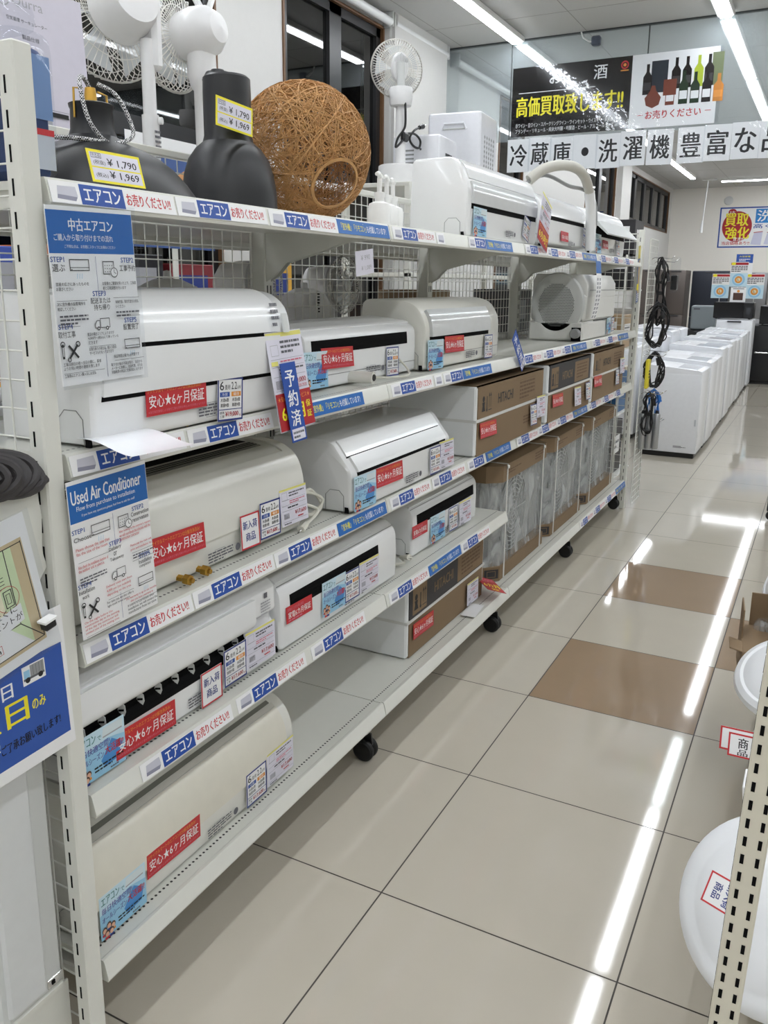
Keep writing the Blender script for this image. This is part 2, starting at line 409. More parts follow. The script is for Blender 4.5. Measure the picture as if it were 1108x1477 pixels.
# suspended glass smoke barrier
bglass = M_glass('barrier glass', (243, 247, 247), 0.04, haze=0.16); dark_gasket = M('dark gasket', (60, 66, 66), rough=0.5)
t = thing('partition_glass', None, None, (0, 6.45, 0)); tag(t, kind='structure')
xs = [XL + 0.005, -2.05, -0.80, 0.45, 1.70, 2.95, 4.20, 5.98]
for x0, x1 in zip(xs, xs[1:]):
    b = B(); b.box(x0 + 0.004, x1 - 0.004, -0.003, 0.003, 2.86, ZC - 0.012, bglass); b.build('pane', t, smooth=0)
b = B()
for x in xs[1:-1]: b.box(x - 0.004, x + 0.004, -0.006, 0.006, 2.86, ZC, dark_gasket)
b.box(xs[0], xs[-1], -0.02, 0.02, ZC - 0.012, ZC, dark_gasket); b.build('frame', t, smooth=0)

# ---------------------------------------------------------------- ceiling lights
tube_m = M('led tube', (246, 250, 255), emit=TUBE_POWER, var=0.0)
housing = M('light housing', (236, 236, 234), rough=0.5)
rows = [(-1.97, 'the row by the windows'), (-0.17, 'the row over the aisle'), (1.66, 'the unseen row past the aisle'), (3.5, 'the unseen row by the side wall')]  # rows beyond the aisle are out of view, put in for their light
words = ['first', 'second', 'third', 'fourth', 'fifth', 'sixth', 'seventh', 'eighth', 'ninth', 'tenth', 'eleventh']
lm = None
for r, (x, txt) in enumerate(rows):
    for k in range(-6, 5):  # those behind the camera are unseen, added to brighten the near aisle
        y0 = 6.46 + 2.40 * k
        if r == 0 and k == 4: L = 1.5
        else: L = 2.30
        if lm is None or L != 2.30:
            t = thing('ceiling_light', 'x', 'ceiling light', (x, y0, ZC))
            b = B(); b.box(-0.07, 0.07, 0, L, -0.045, 0, housing, 0.008); b.build('housing', t)
            b = B(); b.prism([(-0.045, -0.046), (-0.042, -0.058), (0.042, -0.058), (0.045, -0.046)], 0.01, L - 0.01, tube_m); b.build('led_tube', t)
            if L == 2.30: lm = t
        else:
            t = clone(lm); t.location = (x, y0, ZC)
        t['label'] = '%s white strip light from the near end in %s' % (words[k + 6], txt); t['group'] = 'strip lights on the ceiling'
t = clone(lm); t.location = (-1.5, 18.3, ZC); t.rotation_euler = (0, 0, -PI / 2); t['label'] = 'white strip light running crosswise in front of the back wall'
t = clone(lm); t.location = (0.9, 18.3, ZC); t.rotation_euler = (0, 0, -PI / 2); t['label'] = 'white crosswise strip light continuing the one before the back wall'

# small fittings
t = thing('ceiling_sensor', 'small dark sensor on a short arm beside the top of the glass barrier', 'sensor', (-1.27, 6.40, ZC))
b = B(); b.tube([(-0.12, 0, -0.012), (-0.1, 0, -0.06), (-0.04, 0, -0.10), (0.0, 0, -0.10)], 0.008, greyp, 6); b.build('arm', t)
b = B(); b.box(-0.02, 0.06, -0.03, 0.03, -0.14, -0.06, M('slate plastic', (70, 78, 92)), 0.012); b.build('sensor_head', t)
t = thing('smoke_detector', 'round white detector high on the back wall above the poster', 'detector', (-1.49, YF, 3.45))
b = B(); T = Matrix.Rotation(PI / 2, 4, 'X'); b.lathe([(0, 0.05), (0.05, 0.05), (0.09, 0.03), (0.1, 0.0)], greyp, 20, T); b.build('detector_body', t)
t = thing('pull_rod', 'thin white rod hanging from the ceiling before the back wall', 'rod', (-1.75, 18.2, ZC))
b = B(); b.box(-0.12, 0.18, -0.03, 0.03, -0.03, 0, white, 0.01); b.build('base', t)
b = B(); b.tube([(0, 0, -0.02), (-0.05, 0, -1.0)], 0.012, white, 8); b.build('rod', t)
b = B(); b.tube([(-0.05, 0, -0.85), (-0.056, 0, -1.1)], [0.02, 0.03], white, 8); b.build('handle', t)

# ---------------------------------------------------------------- signs hanging from the barrier and on the back wall
t = thing('hanging_poster', 'wide black and white liquor buying poster hung on the glass barrier', 'poster', (-1.115, 6.437, 3.20), FY)
pblack = M('poster black', (30, 28, 28), rough=0.12, coat=0.6)
w2, h2 = 0.915, 0.305
b = B(); b.box(-w2, w2, -h2, h2, -0.001, 0.0003, paper)
b.rect(-w2, -h2, 0.19, h2, pblack)
b.textl('お', -0.56, 0.14, 0.12, paper, 0.012); b.textl('酒', -0.05 - 0.1, 0.14, 0.12, paper, 0.012); b.line(-0.85, 0.08, -0.13, 0.08, 0.006, paper)
b.text('高価買取致します!!', -0.87, -0.13, 0.13, 0.045, yellow, 0.03)
b.text('赤ワイン・白ワイン・スパークリングワイン・ワインセット・ウイスキー・果実酒・老酒', -0.87, -0.225, 0.12, -0.185, paper); b.text('ブランデー・リキュール・純米大吟醸・吟醸酒・ビール・アルコールグッズ etc', -0.87, -0.275, 0.10, -0.235, paper)
b.ring(0.125, 0.235, 0.035, 0.012, redink); b.disc(0.125, 0.235, 0.014, 0.014, orange); b.rect(0.09, 0.185, 0.16, 0.195, orange)
bg = M('bottle green', (40, 58, 40), rough=0.2); bb = M('bottle dark', (34, 26, 26), rough=0.2); amber = M('amber', (206, 130, 40), rough=0.3); brandy = M('brandy brown', (120, 56, 36), rough=0.3); lime = M('lime bottle', (180, 196, 50), rough=0.3)
def bottle(x, y, w, h, m, lab=paper):
    b.poly([(x - w / 2, y), (x + w / 2, y), (x + w / 2, y + h * .58), (x + w * .17, y + h * .74), (x + w * .17, y + h), (x - w * .17, y + h), (x - w * .17, y + h * .74), (x - w / 2, y + h * .58)], m)
    b.rect(x - w * .42, y + h * .15, x + w * .42, y + h * .4, lab)
b.rect(0.36, -0.02, 0.50, 0.24, M('gift box navy', (26, 34, 46))); b.rect(0.86, 0.0, 0.95, 0.26, M('gift box green', (112, 122, 84)))
for x, m in ((0.33, bb), (0.57, bb), (0.66, bb), (0.755, lime), (0.84, bb)): bottle(x, 0.0 if x > .4 else -.03, 0.075, 0.25, m, darkprint if m is bb else lime)
b.rect(0.47, -0.05, 0.58, 0.08, brandy)
b.poly([(0.37, 0.04), (0.40, 0.04), (0.41, -0.0), (0.455, -0.06), (0.44, -0.12), (0.385, -0.145), (0.33, -0.12), (0.315, -0.06), (0.36, 0.0)], brandy)
for x, m, h in ((0.53, brandy, .2), (0.64, bg, .27), (0.735, bg, .25), (0.83, bb, .26)): bottle(x, -0.13, 0.075, h, m)
bottle(0.895 + .03, -0.13, 0.08, 0.22, amber, orange)
b.text('お売りください', 0.33, -0.235, 0.80, -0.165, redink, 0.025); b.rect(0.26, -0.2, 0.31, -0.195, redink); b.rect(0.83, -0.2, 0.88, -0.195, redink)
b.build('poster_sheet', t, smooth=0)
b = B(); b.box(-w2, w2 + 0.03, -h2, h2, 0.004, 0.0046, sleeve); b.build('clear_cover', t, smooth=0)
chars = [('冷', -1.94), ('蔵', -1.73), ('庫', -1.52), ('・', -1.30), ('洗', -1.09), ('濯', -0.87), ('機', -0.635), ('豊', -0.375), ('富', -0.16), ('な', 0.065), ('品', 0.285), ('揃', 0.505)]
for k, (ch, x) in enumerate(chars):
    dz = [0, 0.005, -0.004, 0.0, -0.006, 0.004, 0.0, 0.0, 0.006, 0.01, 0.006, 0.0][k]
    t = thing('letter_sheet', 'white sheet with the character %s hanging under the glass barrier' % ch if ch != '・' else 'white sheet with a round black dot hanging under the glass barrier', 'letter sheet', (x, 6.425 - 0.003 * (k % 2), 2.725 + dz), face_y(random.uniform(-.02, .02), 0.03), 'single-character sheets spelling a banner')
    b = B(); b.card(0.222, 0.295, paper)
    if ch == '・': b.disc(0, 0, 0.034, 0.038, ink)
    else: b.text(ch, -0.086, -0.098, 0.086, 0.100, ink, 0.026)
    b.build('paper', t, smooth=0)
    b = B(); b.box(-0.112, 0.112, -0.152, 0.152, 0.004, 0.0046, sleeve); b.build('clear_sleeve', t, smooth=0)
t = thing('wall_poster', 'large blue-bordered buying-campaign poster on the back wall', 'poster', (-0.66, YF - 0.004, 2.85), FY)
b = B(); b.card(1.98, 0.90, paper); b.frame(-0.99, -0.45, 0.99, 0.45, 0.03, blueink)
b.disc(-0.60, 0.02, 0.32, 0.34, darkred, 32); b.disc(-0.72, 0.34, 0.09, 0.075, darkred)
b.text('3大', -0.78, 0.31, -0.66, 0.37, paper, .02); b.text('買取', -0.87, 0.03, -0.36, 0.31, yellow, .04); b.text('強化', -0.84, -0.26, -0.32, 0.01, yellow, .04); b.text('宣言!!', -0.66, -0.30, -0.44, -0.22, paper, .03); b.text('当店価格あり!!', -0.9, -0.39, -0.3, -0.31, redink, .03)
b.rect(-0.22, 0.09, 0.9, 0.40, M('poster cyan', (30, 130, 205))); b.text('洗濯機', -0.19, 0.12, 0.85, 0.37, paper, .03); b.text('高く買取', -0.25, -0.03, 0.6, 0.07, blueink, .04)
for x in (-0.28, 0.0, 0.28): b.poly([(x, -0.38), (x + .22, -0.40), (x + .24, -0.1), (x + .06, -0.12)], M('poster lilac', (206, 206, 226))); b.line(x + .05, -0.12, x + .24, -0.1, .015, darkred)
b.build('poster_sheet', t, smooth=0)
# ---------------------------------------------------------------- the long two-sided shelf rack
Y0, BAY, XF, XB = -0.66, 1.20, -0.28, -0.72
RACK = thing('shelf_rack', 'long white shelf rack on casters full of air conditioners beside the aisle', 'shelf rack', (XB, 1.74, 0))
def rk(x, y, z): return (x - XB, y - 1.74, z)
def grid_panel(u0, u1, z0, z1, step=0.05, r=0.0018, plane='x', frame=True):
    """wire grid; plane 'x': wires in xz at y=0, plane 'y': wires in yz at x=0"""
    b = B(); P = (lambda u, z, o=0: (u, o, z)) if plane == 'x' else (lambda u, z, o=0: (o, u, z))
    n = round((u1 - u0) / step); m_ = round((z1 - z0) / step)
    for k in range(n + 1): b.tube([P(u0 + (u1 - u0) * k / n, z0), P(u0 + (u1 - u0) * k / n, z1)], r * (2.2 if k in (0, n) and frame else 1), wire, 5)
    for k in range(m_ + 1): b.tube([P(u0, z0 + (z1 - z0) * k / m_, 0.003), P(u1, z0 + (z1 - z0) * k / m_, 0.003)], r * (2.2 if k in (0, m_) and frame else 1), wire, 5)
    return b
def post(h, faces, w=0.040, d=0.036, z0=0.0, pitch=0.05):
    b = B(); b.box(-d / 2, d / 2, -w / 2, w / 2, z0, h, steel, 0.003)
    for f in faces:
        z = h - 0.05
        while z > z0 + 0.05:
            if f == '-y': b.box(0.002 - d / 2 + 0.011, 0.002 - d / 2 + 0.0150, -w / 2 - 0.0006, -w / 2, z - 0.026, z, darkslot)
            if f == '+x':
                for q in (-0.009, 0.009): b.box(d / 2, d / 2 + 0.0006, q - 0.0022, q + 0.0022, z - 0.026, z, darkslot)
            z -= pitch
    return b
for (y, lab) in ((-0.689, None), (4.17, None)):
    post(1.885, ('-y',), w=0.038, d=0.036).build('upright', RACK, rk(-0.289, y, 0))
    post(1.885, (), w=0.038, d=0.044).build('upright', RACK, rk(-1.17, y, 0))
    grid_panel(-1.15, -0.315, 0.03, 1.86).build('mesh_panel', RACK, rk(0, y, 0))
for k in range(5):
    post(1.86, ('+x',), w=0.045, d=0.05).build('upright', RACK, rk(XB, Y0 + BAY * k, 0.06))
for k in range(4):
    grid_panel(0.03, BAY - 0.03, 0.22, 1.86, plane='y', step=0.045).build('mesh_panel', RACK, rk(XB - 0.02, Y0 + BAY * k, 0))
# shelf boards with a sloping price rail
sp = [(-0.415, 0), (-0.012, 0), (-0.008, 0.003), (-0.001, 0.003), (0.002, -0.002), (0.0105, -0.037), (0.008, -0.043), (-0.010, -0.043), (-0.012, -0.014), (-0.415, -0.014)]
def shelf_mesh(L): b = B(); b.prism(sp, 0.002, L - 0.002, shelfm); return b.mesh('shelf', 30)
SM = {}
def shelf(y0, L, z, back=False):
    if L not in SM: SM[L] = shelf_mesh(L)
    o = bpy.data.objects.new('shelf', SM[L]); COL.objects.link(o); o.parent = RACK
    if back: o.location = rk(-1.16, y0 + L, z); o.rotation_euler = (0, 0, PI)
    else: o.location = rk(XF, y0, z)
    return o
SHZ = {'top': 1.69, 's2': 1.235, 's3': 0.885, 's4': 0.575, 's5': 0.205}
SH = {}
for n, z in SHZ.items():
    for k in range(4):
        if n == 's4' and k > 1: continue
        SH[n, k] = shelf(Y0 + BAY * k, BAY if not (n == 's4' and k == 1) else 1.13, z)
        if n != 's4': shelf(Y0 + BAY * k, BAY, z, True)
# shelf brackets at every upright
bp_ = [(0.02, -0.012), (0.40, -0.012), (0.40, -0.035), (0.30, -0.045), (0.20, -0.075), (0.10, -0.10), (0.06, -0.14), (0.02, -0.16)]
bm_ = B(); bm_.prism(bp_, -0.0015, 0.0015, steel); bme = bm_.mesh('bracket', 30)
bm_ = B(); bm_.prism([(0.02, -0.015), (0.38, -0.015), (0.38, -0.03), (0.30, -0.035), (0.20, -0.045), (0.08, -0.06), (0.045, -0.10), (0.02, -0.12)], -0.0015, 0.0015, steel); bme2 = bm_.mesh('bracket', 30)
for n, z in SHZ.items():
    for k in range(5):
        if n == 's5' or (n == 's4' and k > 2): continue
        for q in (-0.012, 0.012):
            if n == 's4' and k == 2 and q > 0: continue
            o = bpy.data.objects.new('bracket', bme if n == 'top' else bme2); COL.objects.link(o); o.parent = RACK; o.location = rk(XB, Y0 + BAY * k + (q if 0 < k < 4 else 0.012 if k == 0 else -0.012), z - 0.001)
            if not 0 < k < 4: break
# back rail above the top boards
b = B(); b.box(-0.012, 0.012, 0, 4 * BAY, 1.845, 1.865, steel, 0.003); b.build('top_rail', RACK, rk(XB, Y0, 0))
b = B(); b.box(-0.40, 0.40, 0, 4 * BAY, 0.135, 0.16, steel, 0.004); b.build('base_frame', RACK, rk(XB, Y0, 0))
def caster_parts(parent, loc):
    b = B(); b.box(-0.022, 0.022, -0.018, 0.018, 0.095, 0.15, steel, 0.003); b.box(-0.002, 0.0225, -0.004, 0.004, 0.105, 0.13, darkslot); c = b.build('caster', parent, loc)
    b = B(); b.prism([(-0.02, 0.095), (0.03, 0.095), (0.034, 0.06), (0.03, 0.045), (0.02, 0.04), (-0.015, 0.06)], -0.004, 0.004, black); b.build('fork', c)
    for q in (-1, 1):
        b = B(); T = Matrix.Translation((0.008, q * 0.014, 0.0375)) @ Matrix.Rotation(PI / 2, 4, 'X')
        b.lathe([(0, -0.011), (0.030, -0.011), (0.0365, -0.006), (0.0375, 0), (0.0365, 0.006), (0.030, 0.011), (0, 0.011)], rubber, 28, T); b.build('wheel', c)
for y in (-0.55, 0.525, 1.71, 2.91, 4.12):
    if y > 0: caster_parts(RACK, rk(-0.345, y, 0))
    caster_parts(RACK, rk(-1.08, y, 0))

# price-rail strips: one artwork mesh of each kind, slid into the rails
acpic = M('strip picture grey', (196, 196, 206), rough=0.4); acpic2 = M('strip picture shade', (140, 140, 158), rough=0.4)
def strip_art(kind):
    b = B()
    if kind in ('a', 'c', 'p'):
        L = {'a': 0.295, 'c': 0.165, 'p': 0.062}[kind]
        b.box(0, L, -0.018, 0.018, -0.0008, 0.0003, paper)
        b.poly([(0.012, -0.011), (0.050, -0.013), (0.056, -0.004), (0.054, 0.011), (0.016, 0.010)], acpic); b.poly([(0.012, -0.011), (0.050, -0.013), (0.055, -0.006), (0.014, -0.004)], acpic2)
        if kind != 'p':
            b.rect(0.062, -0.017, 0.162, 0.017, blueink); b.text('エアコン', 0.070, -0.0115, 0.154, 0.0115, paper, 0.035)
        if kind == 'a': b.text('お売りください!!', 0.168, -0.0105, 0.282, 0.0115, redink, 0.03)
    else:
        b.box(0, 0.285, -0.018, 0.018, -0.0008, 0.0003, headblue)
        b.text('「室外機」「リモコン」', 0.02, -0.009, 0.15, 0.010, yellow, 0.015); b.text('も付属しています!', 0.155, -0.009, 0.265, 0.010, paper, 0.015)
    return b.mesh('price_strip', 0)
ART = {k: strip_art(k) for k in 'acpb'}
def strip(n, y, kind):
    k = min(3, int((y - Y0) / BAY)); s = SH.get((n, k))
    o = bpy.data.objects.new('price_strip', ART[kind]); COL.objects.link(o); o.parent = s
    o.location = (0.0078, y - (Y0 + BAY * k), -0.0185); o.rotation_euler = face_x(random.uniform(-.006, .006), -0.235)
    if kind == 'b': o['label'] = 'blue strip with yellow and white writing'
for n, items in {
    'top': [(-.655, 'a'), (-.355, 'a'), (-.05, 'a'), (.245, 'b'), (.555, 'a'), (.86, 'p'), (1.13, 'c'), (1.30, 'b'), (1.75, 'a'), (2.05, 'a'), (2.35, 'a'), (2.65, 'b'), (2.98, 'a'), (3.29, 'a'), (3.60, 'a')],
    's2': [(-.655, 'a'), (-.35, 'a'), (.10, 'b'), (.56, 'a'), (.87, 'p'), (.945, 'c'), (1.115, 'b'), (1.75, 'a'), (2.06, 'a'), (2.36, 'c'), (2.55, 'b'), (2.97, 'a'), (3.28, 'a'), (3.60, 'b')],
    's3': [(-.655, 'a'), (-.355, 'a'), (-.055, 'a'), (.245, 'b'), (.56, 'a'), (.87, 'a'), (1.19, 'c'), (1.38, 'b'), (1.75, 'a'), (2.05, 'a'), (2.35, 'a'), (2.65, 'b'), (2.97, 'a'), (3.28, 'a'), (3.60, 'c')],
    's4': [(-.535, 'a'), (-.22, 'a'), (.105, 'a'), (.56, 'a'), (.86, 'b'), (1.155, 'a')],
    's5': [(2.95, 'a'), (3.25, 'a'), (3.55, 'a'), (3.85, 'b')]}.items():
    for y, k in items:
        if min(3, int((y - Y0) / BAY)) != min(3, int((y + 0.05 - Y0) / BAY)): y += 0.05
        strip(n, y, k)
# the hinged wire wing at the far corner and its hooks
t = thing('wire_wing_panel', 'narrow white wire grid panel hung with cables past the far rack end', 'grid panel', (-0.235, 4.20, 0))
grid_panel(0.0, 0.26, 0.03, 1.83, plane='y', step=0.043).build('wire_grid', t)
for y, z in ((0.08, 1.70), (0.20, 1.68), (0.05, 1.06), (0.16, 1.08), (0.06, 0.80), (0.18, 0.80), (0.10, 0.62), (0.18, 0.60)):
    b = B(); b.tube([(0, y, z), (0.02, y, z + 0.012), (0.13, y, z + 0.004), (0.15, y, z + 0.02)], 0.0025, chrome, 6); b.build('hook', t)
# ---------------------------------------------------------------- cards and stickers (artwork parts of the goods they are stuck on)
_CARD = {}
def card_mesh(kind, price='¥17,600'):
    key = (kind, price)
    if key in _CARD: return _CARD[key]
    b = B()
    if kind == 'W':      # red warranty card
        b.card(0.175, 0.058, redink)
        b.text('リサイクルマートのエアコンは分解洗浄済み!', -0.084, 0.014, 0.072, 0.024, orange, 0.01)
        b.text('安心★6ヶ月保証', -0.080, -0.014, 0.080, 0.011, paper, 0.012)
        b.text('※当社指定業者による取付工事を同時お申込みの方対象となります', -0.083, -0.024, 0.083, -0.0185, pink)
    elif kind == 'H':    # small appliance warranty card
        b.card(0.125, 0.045, redink); b.text('家電のことなら安心保証', -0.056, 0.009, 0.02, 0.017, pink, 0.01)
        b.text('家電6カ月保証', -0.054, -0.012, 0.054, 0.006, paper, 0.015); b.fine(-0.054, 0.054, -0.02, -0.013, 1, pink, 3)
    elif kind == 'S':    # room-size card
        b.card(0.086, 0.092, paper); b.frame(-0.043, -0.046, 0.043, 0.046, 0.004, deepblue)
        b.text('6', -0.036, 0.020, -0.022, 0.039, ink, .02); b.text('畳用', -0.019, 0.021, -0.001, 0.031, ink); b.text('2.2', 0.003, 0.021, 0.022, 0.037, ink, .01); b.text('kW', 0.024, 0.021, 0.036, 0.029, ink)
        b.rect(-0.036, 0.006, -0.003, 0.016, blueink); b.text('冷房', -0.030, 0.0075, -0.010, 0.0145, paper); b.rect(0.003, 0.006, 0.036, 0.016, orange); b.text('暖房', 0.010, 0.0075, 0.030, 0.0145, paper)
        for x in (-0.034, 0.005):
            b.text('木造6畳', x, -0.005, x + 0.028, 0.003, ink, .015); b.text('鉄筋9畳', x, -0.016, x + 0.028, -0.008, ink, .015)
        b.rect(-0.039, -0.022, 0.039, -0.0205, deepblue); b.text('標準', -0.037, -0.031, -0.022, -0.025, ink); b.text('工事', -0.037, -0.039, -0.022, -0.033, ink)
        b.text(price, -0.018, -0.038, 0.027, -0.026, darkred, .03); b.text('税込', 0.029, -0.038, 0.038, -0.033, darkred)
    elif kind == 'C':    # receipt-like price card
        b.card(0.122, 0.095, lilac); b.rect(-0.061, 0.042, 0.061, 0.0475, M('pale yellow ink', (226, 220, 120)))
        b.frame(-0.052, 0.018, -0.028, 0.038, 0.0008, paleink); b.fine(-0.02, 0.05, 0.024, 0.038, 2, greyink, 2); b.rect(-0.055, 0.018, 0.055, 0.0185, greyink)
        b.fine(-0.02, 0.05, 0.006, 0.016, 2, pink, 5); b.rect(-0.055, 0.004, 0.055, 0.0045, greyink); b.fine(-0.03, 0.05, -0.006, 0.002, 1, greyink, 6); b.rect(-0.055, -0.009, 0.055, -0.0085, greyink)
        for k in range(12): b.rect(-0.050 + k * 0.002, -0.030, -0.0492 + k * 0.002, -0.016, greyink)
        b.text(price, 0.0, -0.026, 0.052, -0.014, darkred, .02); b.fine(0.012, 0.052, -0.035, -0.028, 1, redink, 4); b.rect(-0.055, -0.037, 0.055, -0.0365, greyink); b.fine(-0.052, 0.0, -0.045, -0.039, 1, greyink, 8)
    elif kind == 'P':    # light-blue summer leaflet
        b.card(0.130, 0.100, paleblue)
        b.poly([(-0.065, -0.05), (0.065, -0.05), (0.065, 0.012), (0.02, 0.022), (-0.065, 0.008)], skyblue); b.poly([(0.0, -0.02), (0.03, 0.016), (0.058, -0.005), (0.05, -0.032), (0.01, -0.036)], M('splash blue', (70, 140, 205), rough=.4))
        b.poly([(0.005, 0.026), (0.060, 0.026), (0.060, 0.046), (0.010, 0.046)], M('leaflet picture', (214, 226, 230))); b.rect(0.008, 0.026, 0.058, 0.029, paleink)
        b.text('エアコン', -0.060, 0.026, -0.010, 0.044, M('leaflet green', (70, 130, 130)), .03); b.text('で', -0.006, 0.026, 0.004, 0.036, M('leaflet green', (70, 130, 130)), .02)
        b.text('毎日快適空間!', -0.060, 0.006, 0.025, 0.021, M('leaflet violet', (92, 90, 160)), .02); b.text('オールシーズン', -0.060, -0.013, 0.008, 0.001, M('leaflet violet', (92, 90, 160)), .02); b.text('大活躍!!', 0.011, -0.012, 0.060, 0.006, redink, .02)
        b.fine(-0.018, 0.058, -0.038, -0.024, 2, ink, 7); b.fine(0.022, 0.058, -0.047, -0.041, 1, greyink, 9)
        for q, (x, y) in enumerate([(-0.056, -0.030), (-0.044, -0.024), (-0.033, -0.030), (-0.050, -0.040), (-0.038, -0.040)]):
            b.disc(x, y, 0.0065, 0.0075, brownink, 10); b.disc(x, y - 0.002, 0.005, 0.0055, skin, 10); b.rect(x - 0.006, y - 0.013, x + 0.006, y - 0.0075, [redink, deepblue, orange, redink, deepblue][q])
    elif kind == 'N':    # newly arrived goods
        b.card(0.074, 0.084, paper); b.frame(-0.037, -0.042, 0.037, 0.042, 0.004, redink)
        b.text('新入荷', -0.028, 0.005, 0.028, 0.026, deepblue, .03); b.text('商品', -0.019, -0.024, 0.019, -0.003, deepblue, .03)
    elif kind == 'R':    # reserved ribbon
        b.card(0.062, 0.185, blueink)
        for q, ch in enumerate('予約済'): b.text(ch, -0.020, 0.036 - q * 0.046, 0.020, 0.074 - q * 0.046, paper, .03)
        b.rect(-0.026, -0.088, 0.026, -0.062, lilac); b.fine(-0.022, 0.022, -0.086, -0.066, 2, greyink, 4)
    elif kind == 'L':    # long price tag, receipt above, red warranty below
        b.card(0.145, 0.23, lilac); b.rect(-0.0725, 0.103, 0.0725, 0.113, M('pale yellow ink', (226, 220, 120)))
        b.frame(-0.06, 0.06, -0.03, 0.085, 0.001, paleink); b.fine(-0.02, 0.06, 0.062, 0.096, 3, greyink, 2)
        for z in (0.052, 0.034, 0.012, -0.020): b.rect(-0.066, z, 0.066, z + 0.0006, greyink)
        b.rect(-0.066, 0.038, -0.04, 0.048, M('pale yellow ink', (226, 220, 120))); b.fine(-0.03, 0.06, 0.036, 0.050, 2, pink, 3); b.fine(-0.04, 0.06, 0.016, 0.032, 2, greyink, 5)
        for k in range(12): b.rect(-0.062 + k * 0.0022, -0.016, -0.061 + k * 0.0022, 0.004, greyink)
        b.text(price, 0.0, -0.010, 0.062, 0.004, darkred, .02); b.text('¥20,900', 0.02, -0.020, 0.062, -0.012, redink)
        b.rect(-0.0725, -0.112, 0.0725, -0.026, darkred); b.text('★安心の保証サービス★', -0.066, -0.045, 0.066, -0.033, orange, .01); b.text('6カ月', -0.060, -0.092, 0.036, -0.056, yellow, .05); b.text('保', 0.044, -0.070, 0.064, -0.053, yellow, .02); b.text('証', 0.044, -0.094, 0.064, -0.077, yellow, .02)
    elif kind == 'M':    # red six-month tag
        b.card(0.10, 0.13, darkred); b.text('6カ月', -0.042, -0.03, 0.042, 0.005, yellow, .05); b.fine(-0.04, 0.04, 0.02, 0.055, 3, pink, 5); b.text('保証', -0.02, -0.058, 0.02, -0.040, yellow, .02)
    elif kind == 'Y':    # yellow-edged shelf price
        b.card(0.150, 0.070, yellow); b.rect(-0.069, -0.001, 0.069, 0.029, lilac); b.rect(-0.069, -0.030, 0.069, -0.004, lilac)
        b.frame(-0.066, 0.017, -0.038, 0.028, 0.0012, greyink); b.text('中古品', -0.063, 0.019, -0.041, 0.0265, ink)
        b.text('(税抜)', -0.062, 0.002, -0.030, 0.013, ink); b.text('¥ 1,790', -0.024, 0.001, 0.060, 0.019, ink, .015); b.text('(税込)', -0.062, -0.025, -0.030, -0.014, ink); b.text('¥ 1,969', -0.024, -0.026, 0.060, -0.008, ink, .015)
    _CARD[key] = b.mesh('card', 0); return _CARD[key]
CARDN = {'W': ('warranty_card', 'red warranty card'), 'H': ('warranty_card', 'small red warranty card'), 'S': ('room_size_card', 'blue-bordered room-size card'), 'C': ('price_card', 'pale receipt-style price card'), 'P': ('leaflet', 'light blue leaflet'),
         'N': ('new_arrival_card', 'red-bordered new arrival card'), 'R': ('reserved_ribbon', 'blue reserved ribbon'), 'L': ('price_tag', 'long price tag, red below'), 'M': ('warranty_tag', 'red six-month tag'), 'Y': ('shelf_price_card', 'yellow-edged price card')}
STD = {'W': (.175, .058), 'H': (.125, .045), 'S': (.086, .092), 'C': (.122, .095), 'P': (.130, .100), 'N': (.074, .084), 'R': (.062, .185), 'L': (.145, .23), 'M': (.10, .13), 'Y': (.15, .07)}
def card(kind, parent, loc, roll=0.0, lean=0.0, w=None, h=None, price='¥17,600', rot=None):
    n, lab = CARDN[kind]; o = bpy.data.objects.new(n, card_mesh(kind, price)); COL.objects.link(o); o.parent = parent
    o.location = loc; o.rotation_euler = rot or face_x(roll, lean)
    o.scale = ((w or STD[kind][0]) / STD[kind][0], (h or STD[kind][1]) / STD[kind][1], 1); o['label'] = lab
    return o

